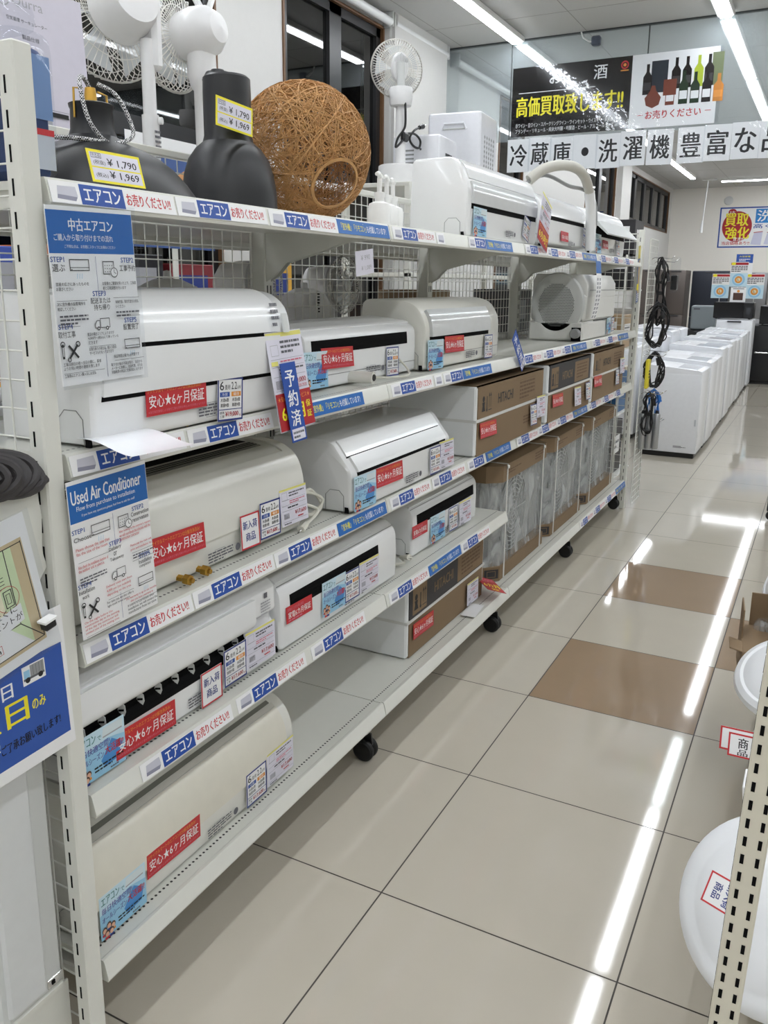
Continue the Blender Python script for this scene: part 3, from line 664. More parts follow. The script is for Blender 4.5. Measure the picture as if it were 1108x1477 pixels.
# ---------------------------------------------------------------- wall-mounted air conditioner units lying on the shelves
def ac_unit(label, loc, L, prof, mat, panels=(), slots=(), seams=(), rnd=0.02, inset=0.014, cards=(), rotz=0.0, face=0.0, price='¥17,600', group='used indoor air conditioner units'):
    """prof: open side outline from the bottom front edge up and over to the bottom back (x forward, z up)"""
    t = thing('air_conditioner', label, 'air conditioner', loc, (0, 0, rotz), group)
    P = fillet(prof, rnd)
    b = B(); b.prism(P, 0, L, mat, inset)
    # knock-out outline on the end plate
    d = -0.05
    b.tube([(d - 0.035, -0.0005, 0.005), (d - 0.035, -0.0005, 0.05), (d - 0.02, -0.0005, 0.065), (d + 0.01, -0.0005, 0.065), (d + 0.025, -0.0005, 0.05), (d + 0.025, -0.0005, 0.005)], 0.0009, M('seam grey', (130, 132, 130)), 4)
    b.box(d + 0.028, d + 0.04, -0.001, 0.004, 0.0005, 0.018, darkslot)
    b.build('body', t)
    for (nm, s0, s1, y0, y1, off, m) in panels:
        b = B(); b.slab(subpath(P, s0, s1, -0.002), subpath(P, s0, s1, off), y0, L - y1, m); b.build(nm, t)
    for (s0, s1, y0, y1, m) in slots:
        b = B(); b.slab(subpath(P, s0, s1, -0.003), subpath(P, s0, s1, 0.0012), y0, L - y1, m)
        if s1 - s0 > 0.025:
            for q in range(3):
                v = s0 + (s1 - s0) * (q + 1) / 4; b.slab(subpath(P, v, v + 0.0015, 0), subpath(P, v, v + 0.0015, 0.0022), y0 + 0.004, L - y1 - 0.004, M('vent fin', (9, 9, 10), rough=.8, spec=.1))
        b.build('air_outlet', t)
    if seams:
        b = B()
        for (s0, y0, y1) in seams: b.slab(subpath(P, s0, s0 + 0.002, -0.002), subpath(P, s0, s0 + 0.002, 0.0006), y0, L - y1, M('seam grey', (130, 132, 130)))
        b.build('seam', t)
    # small printed rating plate
    b = B(); b.fine(-0.045, 0.045, -0.014, 0.012, 4, greyink, 11); b.frame(-0.022, -0.016, 0.014, 0.014, 0.0007, greyink); b.ring(0.062, 0.0, 0.009, 0.009, greyink)
    b.build('rating_plate', t, (face + 0.0016, min(L - 0.3, L * 0.55), 0.032), face_x(), smooth=0)
    for c in cards:
        kd, y, z, roll = c[:4]; lean = c[4] if len(c) > 4 else 0
        if roll > 0: lean, roll = min(lean, -0.5 * roll), -0.02
        card(kd, t, (face + 0.005 + (0.003 if kd in 'RLM' else 0), y - loc[1], z - loc[2]), roll, lean, price=price)
    return t
Z2, Z3, Z4, Z5, ZTp = 1.239, 0.889, 0.579, 0.209, 1.694
# second shelf
a1 = ac_unit('large white air conditioner with a blue reserved ribbon over its long price tag', (-0.27, -0.600, Z2), 0.625,
    [(-0.03, 0), (-0.004, 0.004), (0.0, 0.075), (0.006, 0.10), (0.006, 0.19), (-0.012, 0.245), (-0.055, 0.270), (-0.24, 0.272), (-0.245, 0.0)], white,
    panels=[('front_panel', 0.20, 0.44, 0.02, 0.06, 0.006, white), ('louver', 0.11, 0.192, 0.02, 0.06, 0.005, white)], slots=[(0.100, 0.111, 0.02, 0.06, darkslot), (0.192, 0.200, 0.02, 0.06, darkslot)], rnd=0.028, face=0.0, price='¥19,000',
    cards=[('W', -0.385, 1.308, 0), ('S', -0.219, 1.284, -0.06)])
b = B(); b.rect(-0.012, -0.022, 0.012, 0.022, greyp); b.fine(-0.05, -0.02, -0.01, 0.05, 4, greyink, 3); b.build('indicator', a1, (0.010, 0.585, 0.20), face_x(0, -0.2), smooth=0)
ac_unit('low white air conditioner with a black outlet slot, behind the long tag', (-0.375, 0.245, Z2), 0.69,
    [(-0.02, 0), (0.0, 0.004), (0.004, 0.10), (0.0, 0.148), (-0.03, 0.166), (-0.19, 0.182), (-0.2, 0.0)], white,
    panels=[('top_panel', 0.19, 0.33, 0.01, 0.01, 0.003, white)], slots=[(0.112, 0.150, 0.03, 0.075, darkslot)], seams=[(0.05, 0.01, 0.01)], rnd=0.02,
    cards=[('P', 0.285, 1.297, 0.08), ('W', 0.407, 1.323, 0.20), ('S', 0.748, 1.286, 0.05)], face=0.003)
ac_unit('rounded cream air conditioner with a glossy flap, nearest the clothes dryer', (-0.345, 0.945, Z2), 0.72,
    [(-0.02, 0), (0.0, 0.004), (0.004, 0.10), (0.002, 0.165), (-0.035, 0.222), (-0.09, 0.238), (-0.25, 0.238), (-0.26, 0.0)], cream,
    panels=[('flap', 0.128, 0.218, 0.03, 0.13, 0.011, M('glossy grey panel', (214, 216, 216), rough=0.12))], slots=[(0.112, 0.128, 0.03, 0.13, darkslot)], seams=[(0.06, 0.01, 0.01)], rnd=0.035,
    cards=[('P', 1.012, 1.292, 0.03), ('W', 1.179, 1.318, 0.13), ('S', 1.525, 1.288, 0.04)], face=0.006)
# third shelf
ac_unit('cream air conditioner with a new arrival card, on the third shelf', (-0.335, -0.64, Z3), 0.80,
    [(-0.02, 0), (0.0, 0.004), (0.005, 0.06), (0.008, 0.14), (-0.012, 0.195), (-0.05, 0.222), (-0.10, 0.232), (-0.24, 0.235), (-0.25, 0.0)], cream,
    panels=[('front_panel', 0.085, 0.235, 0.006, 0.006, 0.005, cream), ('end_trim', 0.235, 0.36, 0.76, 0.006, 0.004, cream)], slots=[(0.285, 0.325, 0.03, 0.07, M('grey grille', (120, 120, 112), rough=.5)), (0.335, 0.375, 0.03, 0.07, darkslot)], rnd=0.03,
    cards=[('W', -0.345, 0.984, 0.16, 0.0), ('N', -0.091, 0.948, 0.12), ('S', -0.008, 0.957, 0.05), ('C', 0.098, 0.968, 0.22)], face=0.0125)
ac_unit('white air conditioner with sloping flaps, beside the first cardboard carton', (-0.282, 0.335, Z3), 0.70,
    [(-0.02, 0), (0.0, 0.004), (0.003, 0.115), (-0.012, 0.135), (-0.062, 0.200), (-0.09, 0.206), (-0.27, 0.204), (-0.28, 0.0)], white,
    panels=[('flap', 0.130, 0.178, 0.03, 0.05, 0.008, white), ('front_panel', 0.182, 0.235, 0.02, 0.045, 0.005, white)], slots=[(0.120, 0.130, 0.03, 0.05, darkslot), (0.178, 0.182, 0.02, 0.045, darkslot)], rnd=0.012,
    cards=[('P', 0.402, 0.945, 0.04), ('W', 0.557, 0.964, 0.16), ('S', 0.894, 0.946, 0.06), ('C', 0.992, 0.951, 0.10)], face=0.003)
# fourth shelf
a6 = ac_unit('white air conditioner with its flap open over grey vanes', (-0.318, -0.665, Z4), 0.67,
    [(-0.02, 0), (0.0, 0.004), (0.004, 0.085), (-0.012, 0.10), (-0.012, 0.13), (0.006, 0.14), (0.004, 0.205), (-0.02, 0.225), (-0.2, 0.235), (-0.21, 0.0)], white,
    panels=[('open_flap', 0.155, 0.225, 0.0, 0.11, 0.016, white)], slots=[(0.088, 0.140, 0.01, 0.12, darkslot)], rnd=0.008,
    cards=[('P', -0.602, 0.632, 0.0), ('W', -0.475, 0.618, 0.05), ('N', -0.264, 0.622, 0.0), ('S', -0.175, 0.640, 0), ('C', -0.072, 0.648, 0.06)], face=0.004)
for k in range(10):
    b = B(); b.prism([(-0.022, 0.088), (-0.002, 0.088), (0.002, 0.098), (0.001, 0.112), (-0.008, 0.122), (-0.022, 0.124)], -0.0016, 0.0016, greyp)
    b.box(-0.012, -0.001, -0.003, 0.003, 0.102, 0.106, darkslot); b.build('vane', a6, (0.0, 0.035 + k * 0.053, 0), (0, 0, 0.55))
b = B(); b.rect(-0.006, 0.012, 0.008, 0.026, greyink); b.fine(-0.02, 0.02, -0.03, 0.006, 5, paleink, 5); b.build('indicator', a6, (0.0062, 0.62, 0.17), face_x(), smooth=0)
ac_unit('black-slotted white air conditioner next to the one with open vanes', (-0.322, 0.03, Z4), 0.675,
    [(-0.02, 0), (0.0, 0.004), (0.004, 0.10), (0.0, 0.165), (-0.03, 0.196), (-0.2, 0.21), (-0.21, 0.0)], white,
    panels=[('top_panel', 0.205, 0.38, 0.008, 0.14, 0.003, white)], slots=[(0.118, 0.162, 0.045, 0.135, darkslot)], seams=[(0.195, 0.008, 0.01)], rnd=0.022,
    cards=[('H', 0.112, 0.676, 0.12), ('P', 0.293, 0.657, 0.04), ('S', 0.396, 0.653, 0.05), ('C', 0.502, 0.655, 0.05)], face=0.003)
ac_unit('black-slotted white air conditioner at the open end of the fourth shelf', (-0.358, 0.895, Z4), 0.615,
    [(-0.02, 0), (0.0, 0.004), (0.004, 0.10), (0.0, 0.165), (-0.03, 0.19), (-0.2, 0.20), (-0.21, 0.0)], white,
    panels=[('top_panel', 0.20, 0.36, 0.008, 0.05, 0.003, white)], slots=[(0.125, 0.165, 0.035, 0.045, darkslot)], seams=[(0.19, 0.008, 0.01)], rnd=0.02,
    cards=[('H', 0.946, 0.675, 0.08), ('P', 1.103, 0.644, 0.09), ('S', 1.250, 0.642, 0.10), ('C', 1.372, 0.640, 0.10)], face=0.003)
# bottom shelf
ac_unit('plain cream air conditioner on the bottom shelf', (-0.328, -0.645, Z5), 0.735,
    [(-0.02, 0), (0.0, 0.004), (0.006, 0.07), (0.006, 0.14), (-0.012, 0.185), (-0.045, 0.215), (-0.09, 0.225), (-0.23, 0.225), (-0.24, 0.0)], cream,
    panels=[('front_panel', 0.092, 0.222, 0.004, 0.045, 0.005, M('cream satin panel', (224, 220, 206), rough=.22)), ('chrome_edge', 0.224, 0.238, 0.004, 0.045, 0.004, M('polished trim', (210, 208, 200), rough=.12))], slots=[(0.240, 0.252, 0.01, 0.05, M('grey grille', (120, 120, 112), rough=.5))], seams=[(0.088, 0.004, 0.05)], rnd=0.03,
    cards=[('P', -0.562, 0.263, 0.0), ('W', -0.403, 0.290, 0.02), ('S', -0.094, 0.268, 0), ('C', 0.014, 0.276, 0.0)], face=0.006)
# top shelf
ac_unit('big white air conditioner on the top shelf, beside the white pump bottles', (-0.315, 1.21, ZTp), 0.80,
    [(-0.02, 0), (0.0, 0.004), (0.004, 0.10), (0.004, 0.17), (-0.022, 0.24), (-0.06, 0.275), (-0.22, 0.272), (-0.23, 0.0)], white,
    panels=[('front_panel', 0.215, 0.29, 0.02, 0.02, 0.005, white), ('flap', 0.13, 0.205, 0.03, 0.03, 0.008, M('glossy grey panel', (214, 216, 216), rough=0.12))], slots=[(0.112, 0.130, 0.03, 0.03, darkslot)], rnd=0.02,
    cards=[('P', 1.318, 1.750, 0.03), ('S', 1.85, 1.758, -0.30)], face=0.004)
ac_unit('white air conditioner under the bent grey hose, on the top shelf', (-0.315, 2.12, ZTp), 0.78,
    [(-0.02, 0.02), (0.0, 0.024), (0.004, 0.10), (0.0, 0.145), (-0.03, 0.215), (-0.09, 0.245), (-0.22, 0.25), (-0.23, 0.0)], white,
    panels=[('front_panel', 0.135, 0.26, 0.02, 0.10, 0.006, white)], slots=[(0.118, 0.135, 0.03, 0.10, darkslot)], rnd=0.03, cards=[('H', 2.43, 1.755, 0.1), ('S', 2.80, 1.765, -0.12)], face=0.004)
a12 = ac_unit('white air conditioner with its flap hanging open, on the top shelf', (-0.315, 2.98, ZTp), 0.80,
    [(-0.02, 0), (0.0, 0.004), (0.004, 0.10), (0.0, 0.155), (-0.03, 0.225), (-0.09, 0.25), (-0.22, 0.25), (-0.23, 0.0)], white,
    panels=[('front_panel', 0.17, 0.27, 0.02, 0.02, 0.006, white)], slots=[(0.11, 0.165, 0.03, 0.03, darkslot)], rnd=0.03, cards=[('P', 3.091, 1.752, 0.1), ('H', 3.259, 1.753, 0.2), ('S', 3.575, 1.745, 0.2)], face=0.004)
b = B(); b.prism([(0, 0), (0.075, -0.065), (0.082, -0.060), (0.012, 0.012)], 0.02, 0.78, greyp); b.build('open_flap', a12, (0.002, 0, 0.165))
t = thing('reserved_ribbon', 'blue reserved ribbon hanging slantwise over the second shelf edge', 'ribbon', (-0.262, 1.69, 1.262), face_x(0.72, -0.05))
o = bpy.data.objects.new('ribbon_sheet', card_mesh('R')); COL.objects.link(o); o.parent = t
card('L', a1, (0.026, -0.018 + 0.600, 1.307 - Z2), 0.03, -0.16, price='¥19,000')
card('R', a1, (0.042, -0.030 + 0.600, 1.258 - Z2), 0.03, -0.16)
b = B(); b.rect(-0.03, -0.02, 0.03, 0.02, sleeve); b.build('tape', a1, (0.014, 0.545, 0.20), face_x(0.1, -0.2), smooth=0)
# drain hose over the second top air conditioner
t = thing('drain_hose', 'bent grey-white hose arching over the top shelf air conditioners', 'hose', (-0.32, 2.2, ZTp))
hp = [(-0.10, 0.00, 0.30), (-0.05, 0.05, 0.35), (0.0, 0.14, 0.375), (0.03, 0.27, 0.38), (0.045, 0.40, 0.355), (0.05, 0.50, 0.29), (0.05, 0.55, 0.20), (0.05, 0.57, 0.10), (0.05, 0.58, 0.01)]
def smooth_path(pts, n=6):
    P = [Vector(p) for p in pts]; out = []
    for i in range(len(P) - 1):
        p0, p1, p2, p3 = P[max(i - 1, 0)], P[i], P[i + 1], P[min(i + 2, len(P) - 1)]
        for k in range(n):
            u = k / n; out.append(0.5 * ((2 * p1) + (p2 - p0) * u + (2 * p0 - 5 * p1 + 4 * p2 - p3) * u * u + (3 * p1 - p0 - 3 * p2 + p3) * u ** 3))
    out.append(P[-1]); return out
hoseg = M('hose grey', (196, 194, 184), rough=.5)
b = B(); b.tube(smooth_path(hp[:6]), 0.024, hoseg, 12); b.build('wrapped_hose', t)
b = B(); b.tube(smooth_path(hp[5:]), 0.026, white, 12); b.build('white_hose_end', t)
b = B(); b.tube(smooth_path([(-0.12, -0.05, 0.27), (-0.06, 0.1, 0.33), (0.0, 0.3, 0.30), (0.02, 0.5, 0.30), (0.04, 0.64, 0.26), (0.045, 0.68, 0.16), (0.035, 0.66, 0.08)]), 0.009, midgrey, 8); b.build('thin_pipe', t)
t = thing('price_tag', 'long tilted red-and-white tag between two top shelf air conditioners', 'price tag', (-0.265, 1.965, 1.79), face_x(-0.42, -0.05))
o = bpy.data.objects.new('tag_sheet', card_mesh('L')); COL.objects.link(o); o.parent = t; o.scale = (1.0, 0.95, 1)

# cartons of indoor units, foam ends showing
def carton(label, loc, D, L, H, top_dark, price=True, cards=(), rotz=0.0):
    t = thing('cardboard_carton', label, 'carton', loc, (0, 0, rotz), 'maker cartons on the shelves'); h2 = H * 0.5
    b = B(); b.box(-D, -0.004, 0.0, 0.05, 0, H - 0.003, foam, 0.006); b.box(-D, -0.004, L - 0.05, L, 0, H - 0.003, foam, 0.006); b.box(-D + .001, -0.006, 0.03, L - 0.03, h2 - 0.006, h2 + 0.006, foam); b.build('foam_end', t)
    def sleeve_part(nm, z0, z1, m):
        b = B(); e = 0.02; n = 12
        wav = lambda q: z1 if z1 == H else z1 + 0.004 * math.sin(q * 2.2) + (0.010 if q < 1 else 0)
        b.box(-0.010, 0.0, e, L - e, z0, z1, m); 
        if z1 == H: b.box(-D, 0.0, e, L - e, H - 0.004, H, m); b.box(-D, -D + 0.008, e, L - e, z0, H, m)
        else: b.box(-D, -D + 0.008, e, L - e, 0, z1, m)
        return b.build(nm, t, smooth=0)
    sleeve_part('upper_sleeve', h2 + 0.008, H, darkprint if top_dark else kraft); sleeve_part('lower_sleeve', 0, h2 - 0.004, kraft)
    if top_dark:
        b = B(); b.box(-D + .002, -0.012, 0.022, L - .022, H - .002, H + 0.0006, kraft); b.build('top_flap', t, smooth=0)
    pm = ink if not top_dark else kraft
    b = B(); zc = h2 + H * 0.25
    if top_dark: b.rect(0.045, zc - 0.05, 0.165, zc + 0.05, kraft)
    c_ = ink
    x = 0.062; b.disc(x + 0.012, zc + 0.012, 0.012, 0.012, c_, 12); b.poly([(x - 0.006, zc - 0.035), (x + 0.03, zc - 0.035), (x + 0.022, zc - 0.015), (x + 0.026, zc + 0.0), (x - 0.002, zc + 0.0), (x + 0.002, zc - 0.015)], c_); b.rect(x + 0.045, zc - 0.03, x + 0.052, zc + 0.02, c_); b.disc(x + .0485, zc - .033, .007, .007, c_, 10)
    for q in (0.072, 0.088):
        b.rect(x + q, zc - 0.025, x + q + 0.003, zc + 0.02, c_); b.poly([(x + q - 0.005, zc + 0.018), (x + q + 0.008, zc + 0.018), (x + q + 0.0015, zc + 0.034)], c_)
    b.rect(x + 0.064, zc - 0.036, x + 0.1, zc - 0.033, c_)
    b.build('handling_marks', t, (0.0, 0, 0), face_x(), smooth=0)
    b = B(); b.text('HITACHI', 0.235, zc - 0.022, 0.415, zc + 0.018, pm, 0.035); b.build('maker_name', t, (0.0, 0, 0), face_x(), smooth=0)
    b = B()
    if top_dark: b.rect(0.46, zc - 0.055, 0.74, zc + 0.05, kraft)
    b.fine(0.50, 0.70, zc - 0.04, zc + 0.04, 5, kraftd, 4); b.fine(0.56, 0.72, h2 * 0.35, h2 * 0.65, 3, kraftd, 6); b.frame(.495, zc - .045, .705, zc + .045, .0008, kraftd); b.build('panel_print', t, (0.0, 0, 0), face_x(), smooth=0)
    b = B(); b.box(-D - .001, 0.0015, L * 0.0 - .001, L + .001, h2 - 0.004, h2 + 0.007, M('white packing strap', (214, 214, 210), rough=.4)); b.build('strap', t, smooth=0)
    for c in cards:
        card(c[0], t, (0.008 + (0.004 if c[0] in 'CMS' else 0), c[1] - loc[1], c[2] - loc[2]), -0.03, -0.5 * c[3])
    return t
carton('plain brown maker carton, first in the row on the third shelf', (-0.272, 1.255, Z3), 0.37, 0.85, 0.268, False, cards=[('W', 1.373, 0.983, 0.20, -.06), ('S', 1.93, 0.965, 0.15), ('C', 2.035, 0.99, 0.15, .1)])
carton('dark-printed maker carton in the middle of the third shelf row', (-0.268, 2.155, Z3), 0.37, 0.80, 0.275, True, cards=[('W', 2.306, 0.986, 0.18, -.06), ('C', 2.66, 0.965, 0.16, .1), ('S', 2.87, 0.97, 0.2)])
carton('plain brown maker carton at the far end of the third shelf', (-0.268, 3.00, Z3), 0.37, 0.80, 0.275, False, cards=[('W', 3.1, 1.0, 0.2), ('S', 3.58, 0.98, 0.09), ('C', 3.7, 1.04, 0.1)])
carton('maker carton with a black-printed upper half, on the bottom shelf', (-0.352, 0.855, Z5), 0.37, 0.76, 0.27, True, cards=[('W', 0.981, 0.300, 0.06, -.05), ('C', 1.46, 0.272, 0.06)])
t = thing('warranty_tag', 'red six-month tag leaning over the bottom shelf edge', 'tag', (-0.315, 1.60, Z5 + 0.052), (0.15, 0.35, 0.9))
o = bpy.data.objects.new('tag_sheet', card_mesh('M')); COL.objects.link(o); o.parent = t
t = thing('paper_sheet', 'small blank white paper on the bottom shelf below the black carton', 'paper', (-0.315, 1.40, Z5 + 0.004), (0, 0, 0.1)); b = B(); b.box(-0.03, 0.03, -0.07, 0.07, 0, 0.001, paper); b.build('sheet', t, smooth=0)

# outdoor units packed in film between cardboard lid and tray
def outdoor_unit(label, y, L, D, H, first):
    t = thing('packed_outdoor_unit', label, 'outdoor unit', (-0.345, y, Z5), (0, 0, 0), 'film-wrapped outdoor units on the bottom shelf'); c = 0.06
    ol = lambda e: [(e, c), (e, L - c), (e - c, L + e), (-D, L + e), (-D, -e), (e - c, -e)]
    b = B(); b.prism(ol(0.0), H - 0.075, H, kraft, 0, 'z'); b.build('lid', t, smooth=0)
    b = B(); zc = H - 0.037; b.fine(0.10, 0.30, zc - .012, zc + .012, 2, kraftd, 4); b.fine(L - .25, L - .1, zc - .02, zc + .02, 3, kraftd, 5); b.build('lid_print', t, (0.0005, 0, 0), face_x(), smooth=0)
    b = B(); b.prism(ol(0.0), 0, 0.065, kraft, 0, 'z'); b.build('tray', t, smooth=0)
    b = B(); q = math.pi / 4
    b.rect(-0.035, 0.012, 0.035, 0.055, darkprint); b.frame(-0.022, 0.018, 0.022, 0.048, 0.003, kraft); b.build('tray_label', t, (-c / 2 + 0.0006, c / 2 - 0.0006, 0), (PI / 2, 0, PI / 4), smooth=0)
    b = B(); b.box(-D + 0.04, -0.045, 0.05, L - 0.05, 0.06, H - 0.07, M('outdoor casing grey', (166, 168, 166), rough=.45), 0.012)
    for k in range(6): b.box(-D + 0.08, -0.10, 0.046, 0.052, 0.12 + k * 0.06, 0.155 + k * 0.06, midgrey, 0.004)
    b.build('casing', t)
    b = B(); cx, cz, R_ = L * 0.42, H * 0.5, 0.19
    T = Matrix.Translation((-0.044, cx, cz)) @ Matrix.Rotation(PI / 2, 4, 'Y')
    b.lathe([(0.0, 0.001), (R_, 0.001), (R_ + 0.006, 0.006)], M('shadow grey', (88, 90, 90), rough=.6), 36, T)
    for r in [0.03 + 0.02 * k for k in range(9)]: b.tube([(-0.037, cx + r * math.cos(2 * PI * k / 28), cz + r * math.sin(2 * PI * k / 28)) for k in range(28)], 0.0025, greyp, 4, True)
    for k in range(8): b.rod((-0.038, cx, cz), (-0.038, cx + R_ * math.cos(k * PI / 4), cz + R_ * math.sin(k * PI / 4)), 0.003, greyp, 4)
    b.build('fan_grille', t)
    rg = random.Random(int(y * 100)); b = B(); n = 26; m_ = 10; ring = []
    base = [(-0.006, c + 0.01), (-0.006, L - c - 0.01), (-c - 0.005, L - 0.004), (-D + 0.01, L - 0.004), (-D + 0.01, 0.004), (-c - 0.005, 0.004)]
    per = base + [base[0]]; Ls = arclen(per); vs = []; fs = []
    for j in range(m_ + 1):
        z = 0.05 + (H - 0.11) * j / m_
        for i in range(n):
            s = Ls[-1] * i / n; k = max(q for q in range(len(Ls) - 1) if Ls[q] <= s + 1e-9); u = (s - Ls[k]) / (Ls[k + 1] - Ls[k]); x = per[k][0] + (per[k + 1][0] - per[k][0]) * u; yy = per[k][1] + (per[k + 1][1] - per[k][1]) * u
            w = 0.0 if j in (0, m_) else rg.uniform(0.0, 0.014) + 0.012 * math.sin(PI * j / m_)
            dx, dy = -D / 2 - x, L / 2 - yy; l = math.hypot(dx, dy); vs.append((x + dx / l * w, yy + dy / l * w, z))
    for j in range(m_):
        for i in range(n): fs.append((j * n + i, j * n + (i + 1) % n, (j + 1) * n + (i + 1) % n, (j + 1) * n + i))
    b.add(vs, fs, film); b.build('plastic_wrap', t, smooth=80)
    for yy in (c + 0.05, L - c - 0.05):
        b = B(); sm = M('white packing strap', (214, 214, 210), rough=.4)
        b.box(0.0005, 0.0025, yy - 0.007, yy + 0.007, 0.0, H + 0.002, sm); b.box(-D - 0.002, 0.0025, yy - 0.007, yy + 0.007, H, H + 0.002, sm); b.box(0.002, 0.008, yy - 0.012, yy + 0.012, H - 0.02, H - 0.005, sm, 0.003)
        b.build('strap', t, smooth=0)
    return t
outdoor_unit('film-wrapped outdoor unit next to the black-printed carton', 1.742, 0.765, 0.30, 0.535, True)
outdoor_unit('film-wrapped outdoor unit, middle of the three on the bottom shelf', 2.53, 0.73, 0.30, 0.535, False)
outdoor_unit('film-wrapped outdoor unit next to the corner post at the far end', 3.30, 0.78, 0.30, 0.535, False)

# clothes dryer on the second shelf
t = thing('clothes_dryer', 'white clothes dryer with a round perforated disc, on the second shelf', 'clothes dryer', (-0.285, 2.79, Z2))
dw = M('dryer white', (226, 226, 222), rough=.3)
b = B(); b.box(-0.30, -0.001, 0.03, 0.72, 0.102, 0.24, dw, 0.012); b.prism([(-0.30, 0.23), (0.0, 0.23), (-0.002, 0.30), (-0.03, 0.345), (-0.28, 0.35), (-0.30, 0.31)], 0.05, 0.71, dw, 0.01); b.box(-0.30, 0.0, 0.0, 0.72, 0.0, 0.10, dw, 0.01); b.build('body', t)
b = B(); b.box(-0.003, 0.0005, 0.22, 0.66, 0.099, 0.103, darkslot); b.box(0.0, 0.0015, 0.1, 0.68, 0.262, 0.266, midgrey); b.build('seam', t, smooth=0)
b = B(); T = Matrix.Translation((-0.15, 0.028, 0.185)) @ Matrix.Rotation(PI / 2, 4, 'X') @ Matrix.Diagonal((0.92, 1.08, 1, 1))
b.lathe([(0.0, 0.028), (0.125, 0.028), (0.152, 0.022), (0.158, 0.0)], greyp, 48, T); b.build('rear_disc', t)
b = B(); hole = M('perforation', (96, 98, 98), rough=.6); st = 0.0088
for i in range(-12, 13):
    for j in range(-14, 15):
        x, z = (i + 0.5 * (j % 2)) * st, j * st * 0.87
        if x * x + z * z < 0.105 ** 2: b.disc(x * 0.92, z * 1.08, 0.003, 0.003, hole, 7); b.lay = 0
b.build('perforated_field', t, (-0.15, -0.0005, 0.185), FY, smooth=0)
b = B(); b.fine(-0.03, 0.03, 0.118, 0.128, 1, ink, 3); b.build('emblem', t, (-0.15, 0.004, 0.185), FY, smooth=0)
b = B(); T = Matrix.Translation((-0.035, -0.012, 0.04)) @ Matrix.Rotation(PI / 2, 4, 'X'); b.lathe([(0, 0.03), (0.022, 0.03), (0.026, 0.02), (0.026, -0.02)], midgrey, 20, T); b.box(-0.06, -0.01, -0.004, 0.02, 0.0, 0.07, darkslot); b.build('exhaust_port', t)
card('P', t, (0.006, 0.56, 0.06), 0.05, 0, 0.10, 0.09); card('S', t, (0.008, 0.655, 0.065), 0.05, 0, 0.07, 0.08)
t = thing('hanging_price_strip', 'long curled strip of price labels hanging before the clothes dryer', 'label strip', (-0.262, 2.88, 1.655), (0, 0, 0))
b = B(); n = 14; pth = [(0.02 * math.sin(k / n * 2.2), -0.30 * (k / n)) for k in range(n + 1)]
for k in range(n):
    (x0, z0), (x1, z1) = pth[k], pth[k + 1]; d0, d1 = -0.10 * (k / n) ** 2, -0.10 * ((k + 1) / n) ** 2
    b.add([(x0, d0, z0), (x0, d0 + 0.11, z0), (x1, d1 + 0.11, z1), (x1, d1, z1)], [(0, 1, 2, 3)], headblue if k < 3 else paper)
    if k > 3:
        for q in range(2):
            b.add([(x0 + .001, d0 + 0.012 + q * .05, z0 - .003), (x0 + .001, d0 + 0.045 + q * .05, z0 - .003), (x1 + .001, d1 + 0.04 + q * .05, z1 + .005), (x1 + .001, d1 + 0.012 + q * .05, z1 + .005)], [(0, 1, 2, 3)], paleink)
b.build('strip_paper', t, smooth=60)
t = thing('blister_pack', 'tall blue and yellow blister pack hanging inside the far wire end panel', 'blister pack', (-0.275, 4.08, 1.60), face_x(0.1))
b = B(); b.card(0.07, 0.36, M('pack blue', (58, 92, 150), rough=.3)); b.rect(-0.035, 0.10, 0.035, 0.18, M('pack yellow', (224, 206, 70), rough=.3)); b.rect(-0.01, -0.12, 0.035, 0.09, M('pack photo', (190, 160, 110), rough=.4)); b.rect(-0.035, -0.10, 0.02, -0.06, yellow); b.fine(-.03, .03, -.17, -.12, 4, paper, 3); b.build('pack_card', t, smooth=0)

# notices and loose paper
def flow_base():
    b = B(); b.card(0.190, 0.290, paper); b.rect(-0.094, 0.070, 0.094, 0.138, headblue); return b
def icon_ac(b, x, y, w, m=ink):
    b.frame(x, y, x + w, y + w * .45, 0.0013, m); b.line(x, y + w * .13, x + w, y + w * .13, 0.001, m); b.line(x + w * .05, y + w * .05, x + w * .12, y + w * .05, .0012, m)
    for q in range(3): b.line(x + w * (.35 + .12 * q), y - w * .1, x + w * (.32 + .12 * q), y - w * .3, 0.0008, skyblue)
def icon_cal(b, x, y, w, m=ink):
    b.frame(x, y, x + w, y + w * .85, 0.0013, m)
    for q in range(4):
        for p_ in range(3): b.rect(x + w * (.15 + .2 * q), y + w * (.15 + .2 * p_), x + w * (.22 + .2 * q), y + w * (.2 + .2 * p_), m)
    b.disc(x + w * .95, y + w * .12, w * .36, w * .36, paper, 14); b.ring(x + w * .95, y + w * .12, w * .33, 0.0013, m, 16); b.line(x + w * .95, y + w * .12, x + w * .95, y + w * .33, .001, m); b.line(x + w * .95, y + w * .12, x + w * 1.12, y + w * .05, .001, m)
def icon_truck(b, x, y, w, m=ink):
    b.frame(x + w * .35, y + w * .12, x + w, y + w * .6, .0011, m); b.poly([(x, y + w * .12), (x + w * .33, y + w * .12), (x + w * .33, y + w * .5), (x + w * .12, y + w * .5), (x, y + w * .3)], m); b.poly([(x + w * .03, y + w * .15), (x + w * .30, y + w * .15), (x + w * .30, y + w * .47), (x + w * .14, y + w * .47), (x + w * .03, y + w * .29)], paper)
    for q in (.22, .8): b.disc(x + w * q, y + w * .1, w * .1, w * .1, m, 12); b.disc(x + w * q, y + w * .1, w * .05, w * .05, paper, 10)
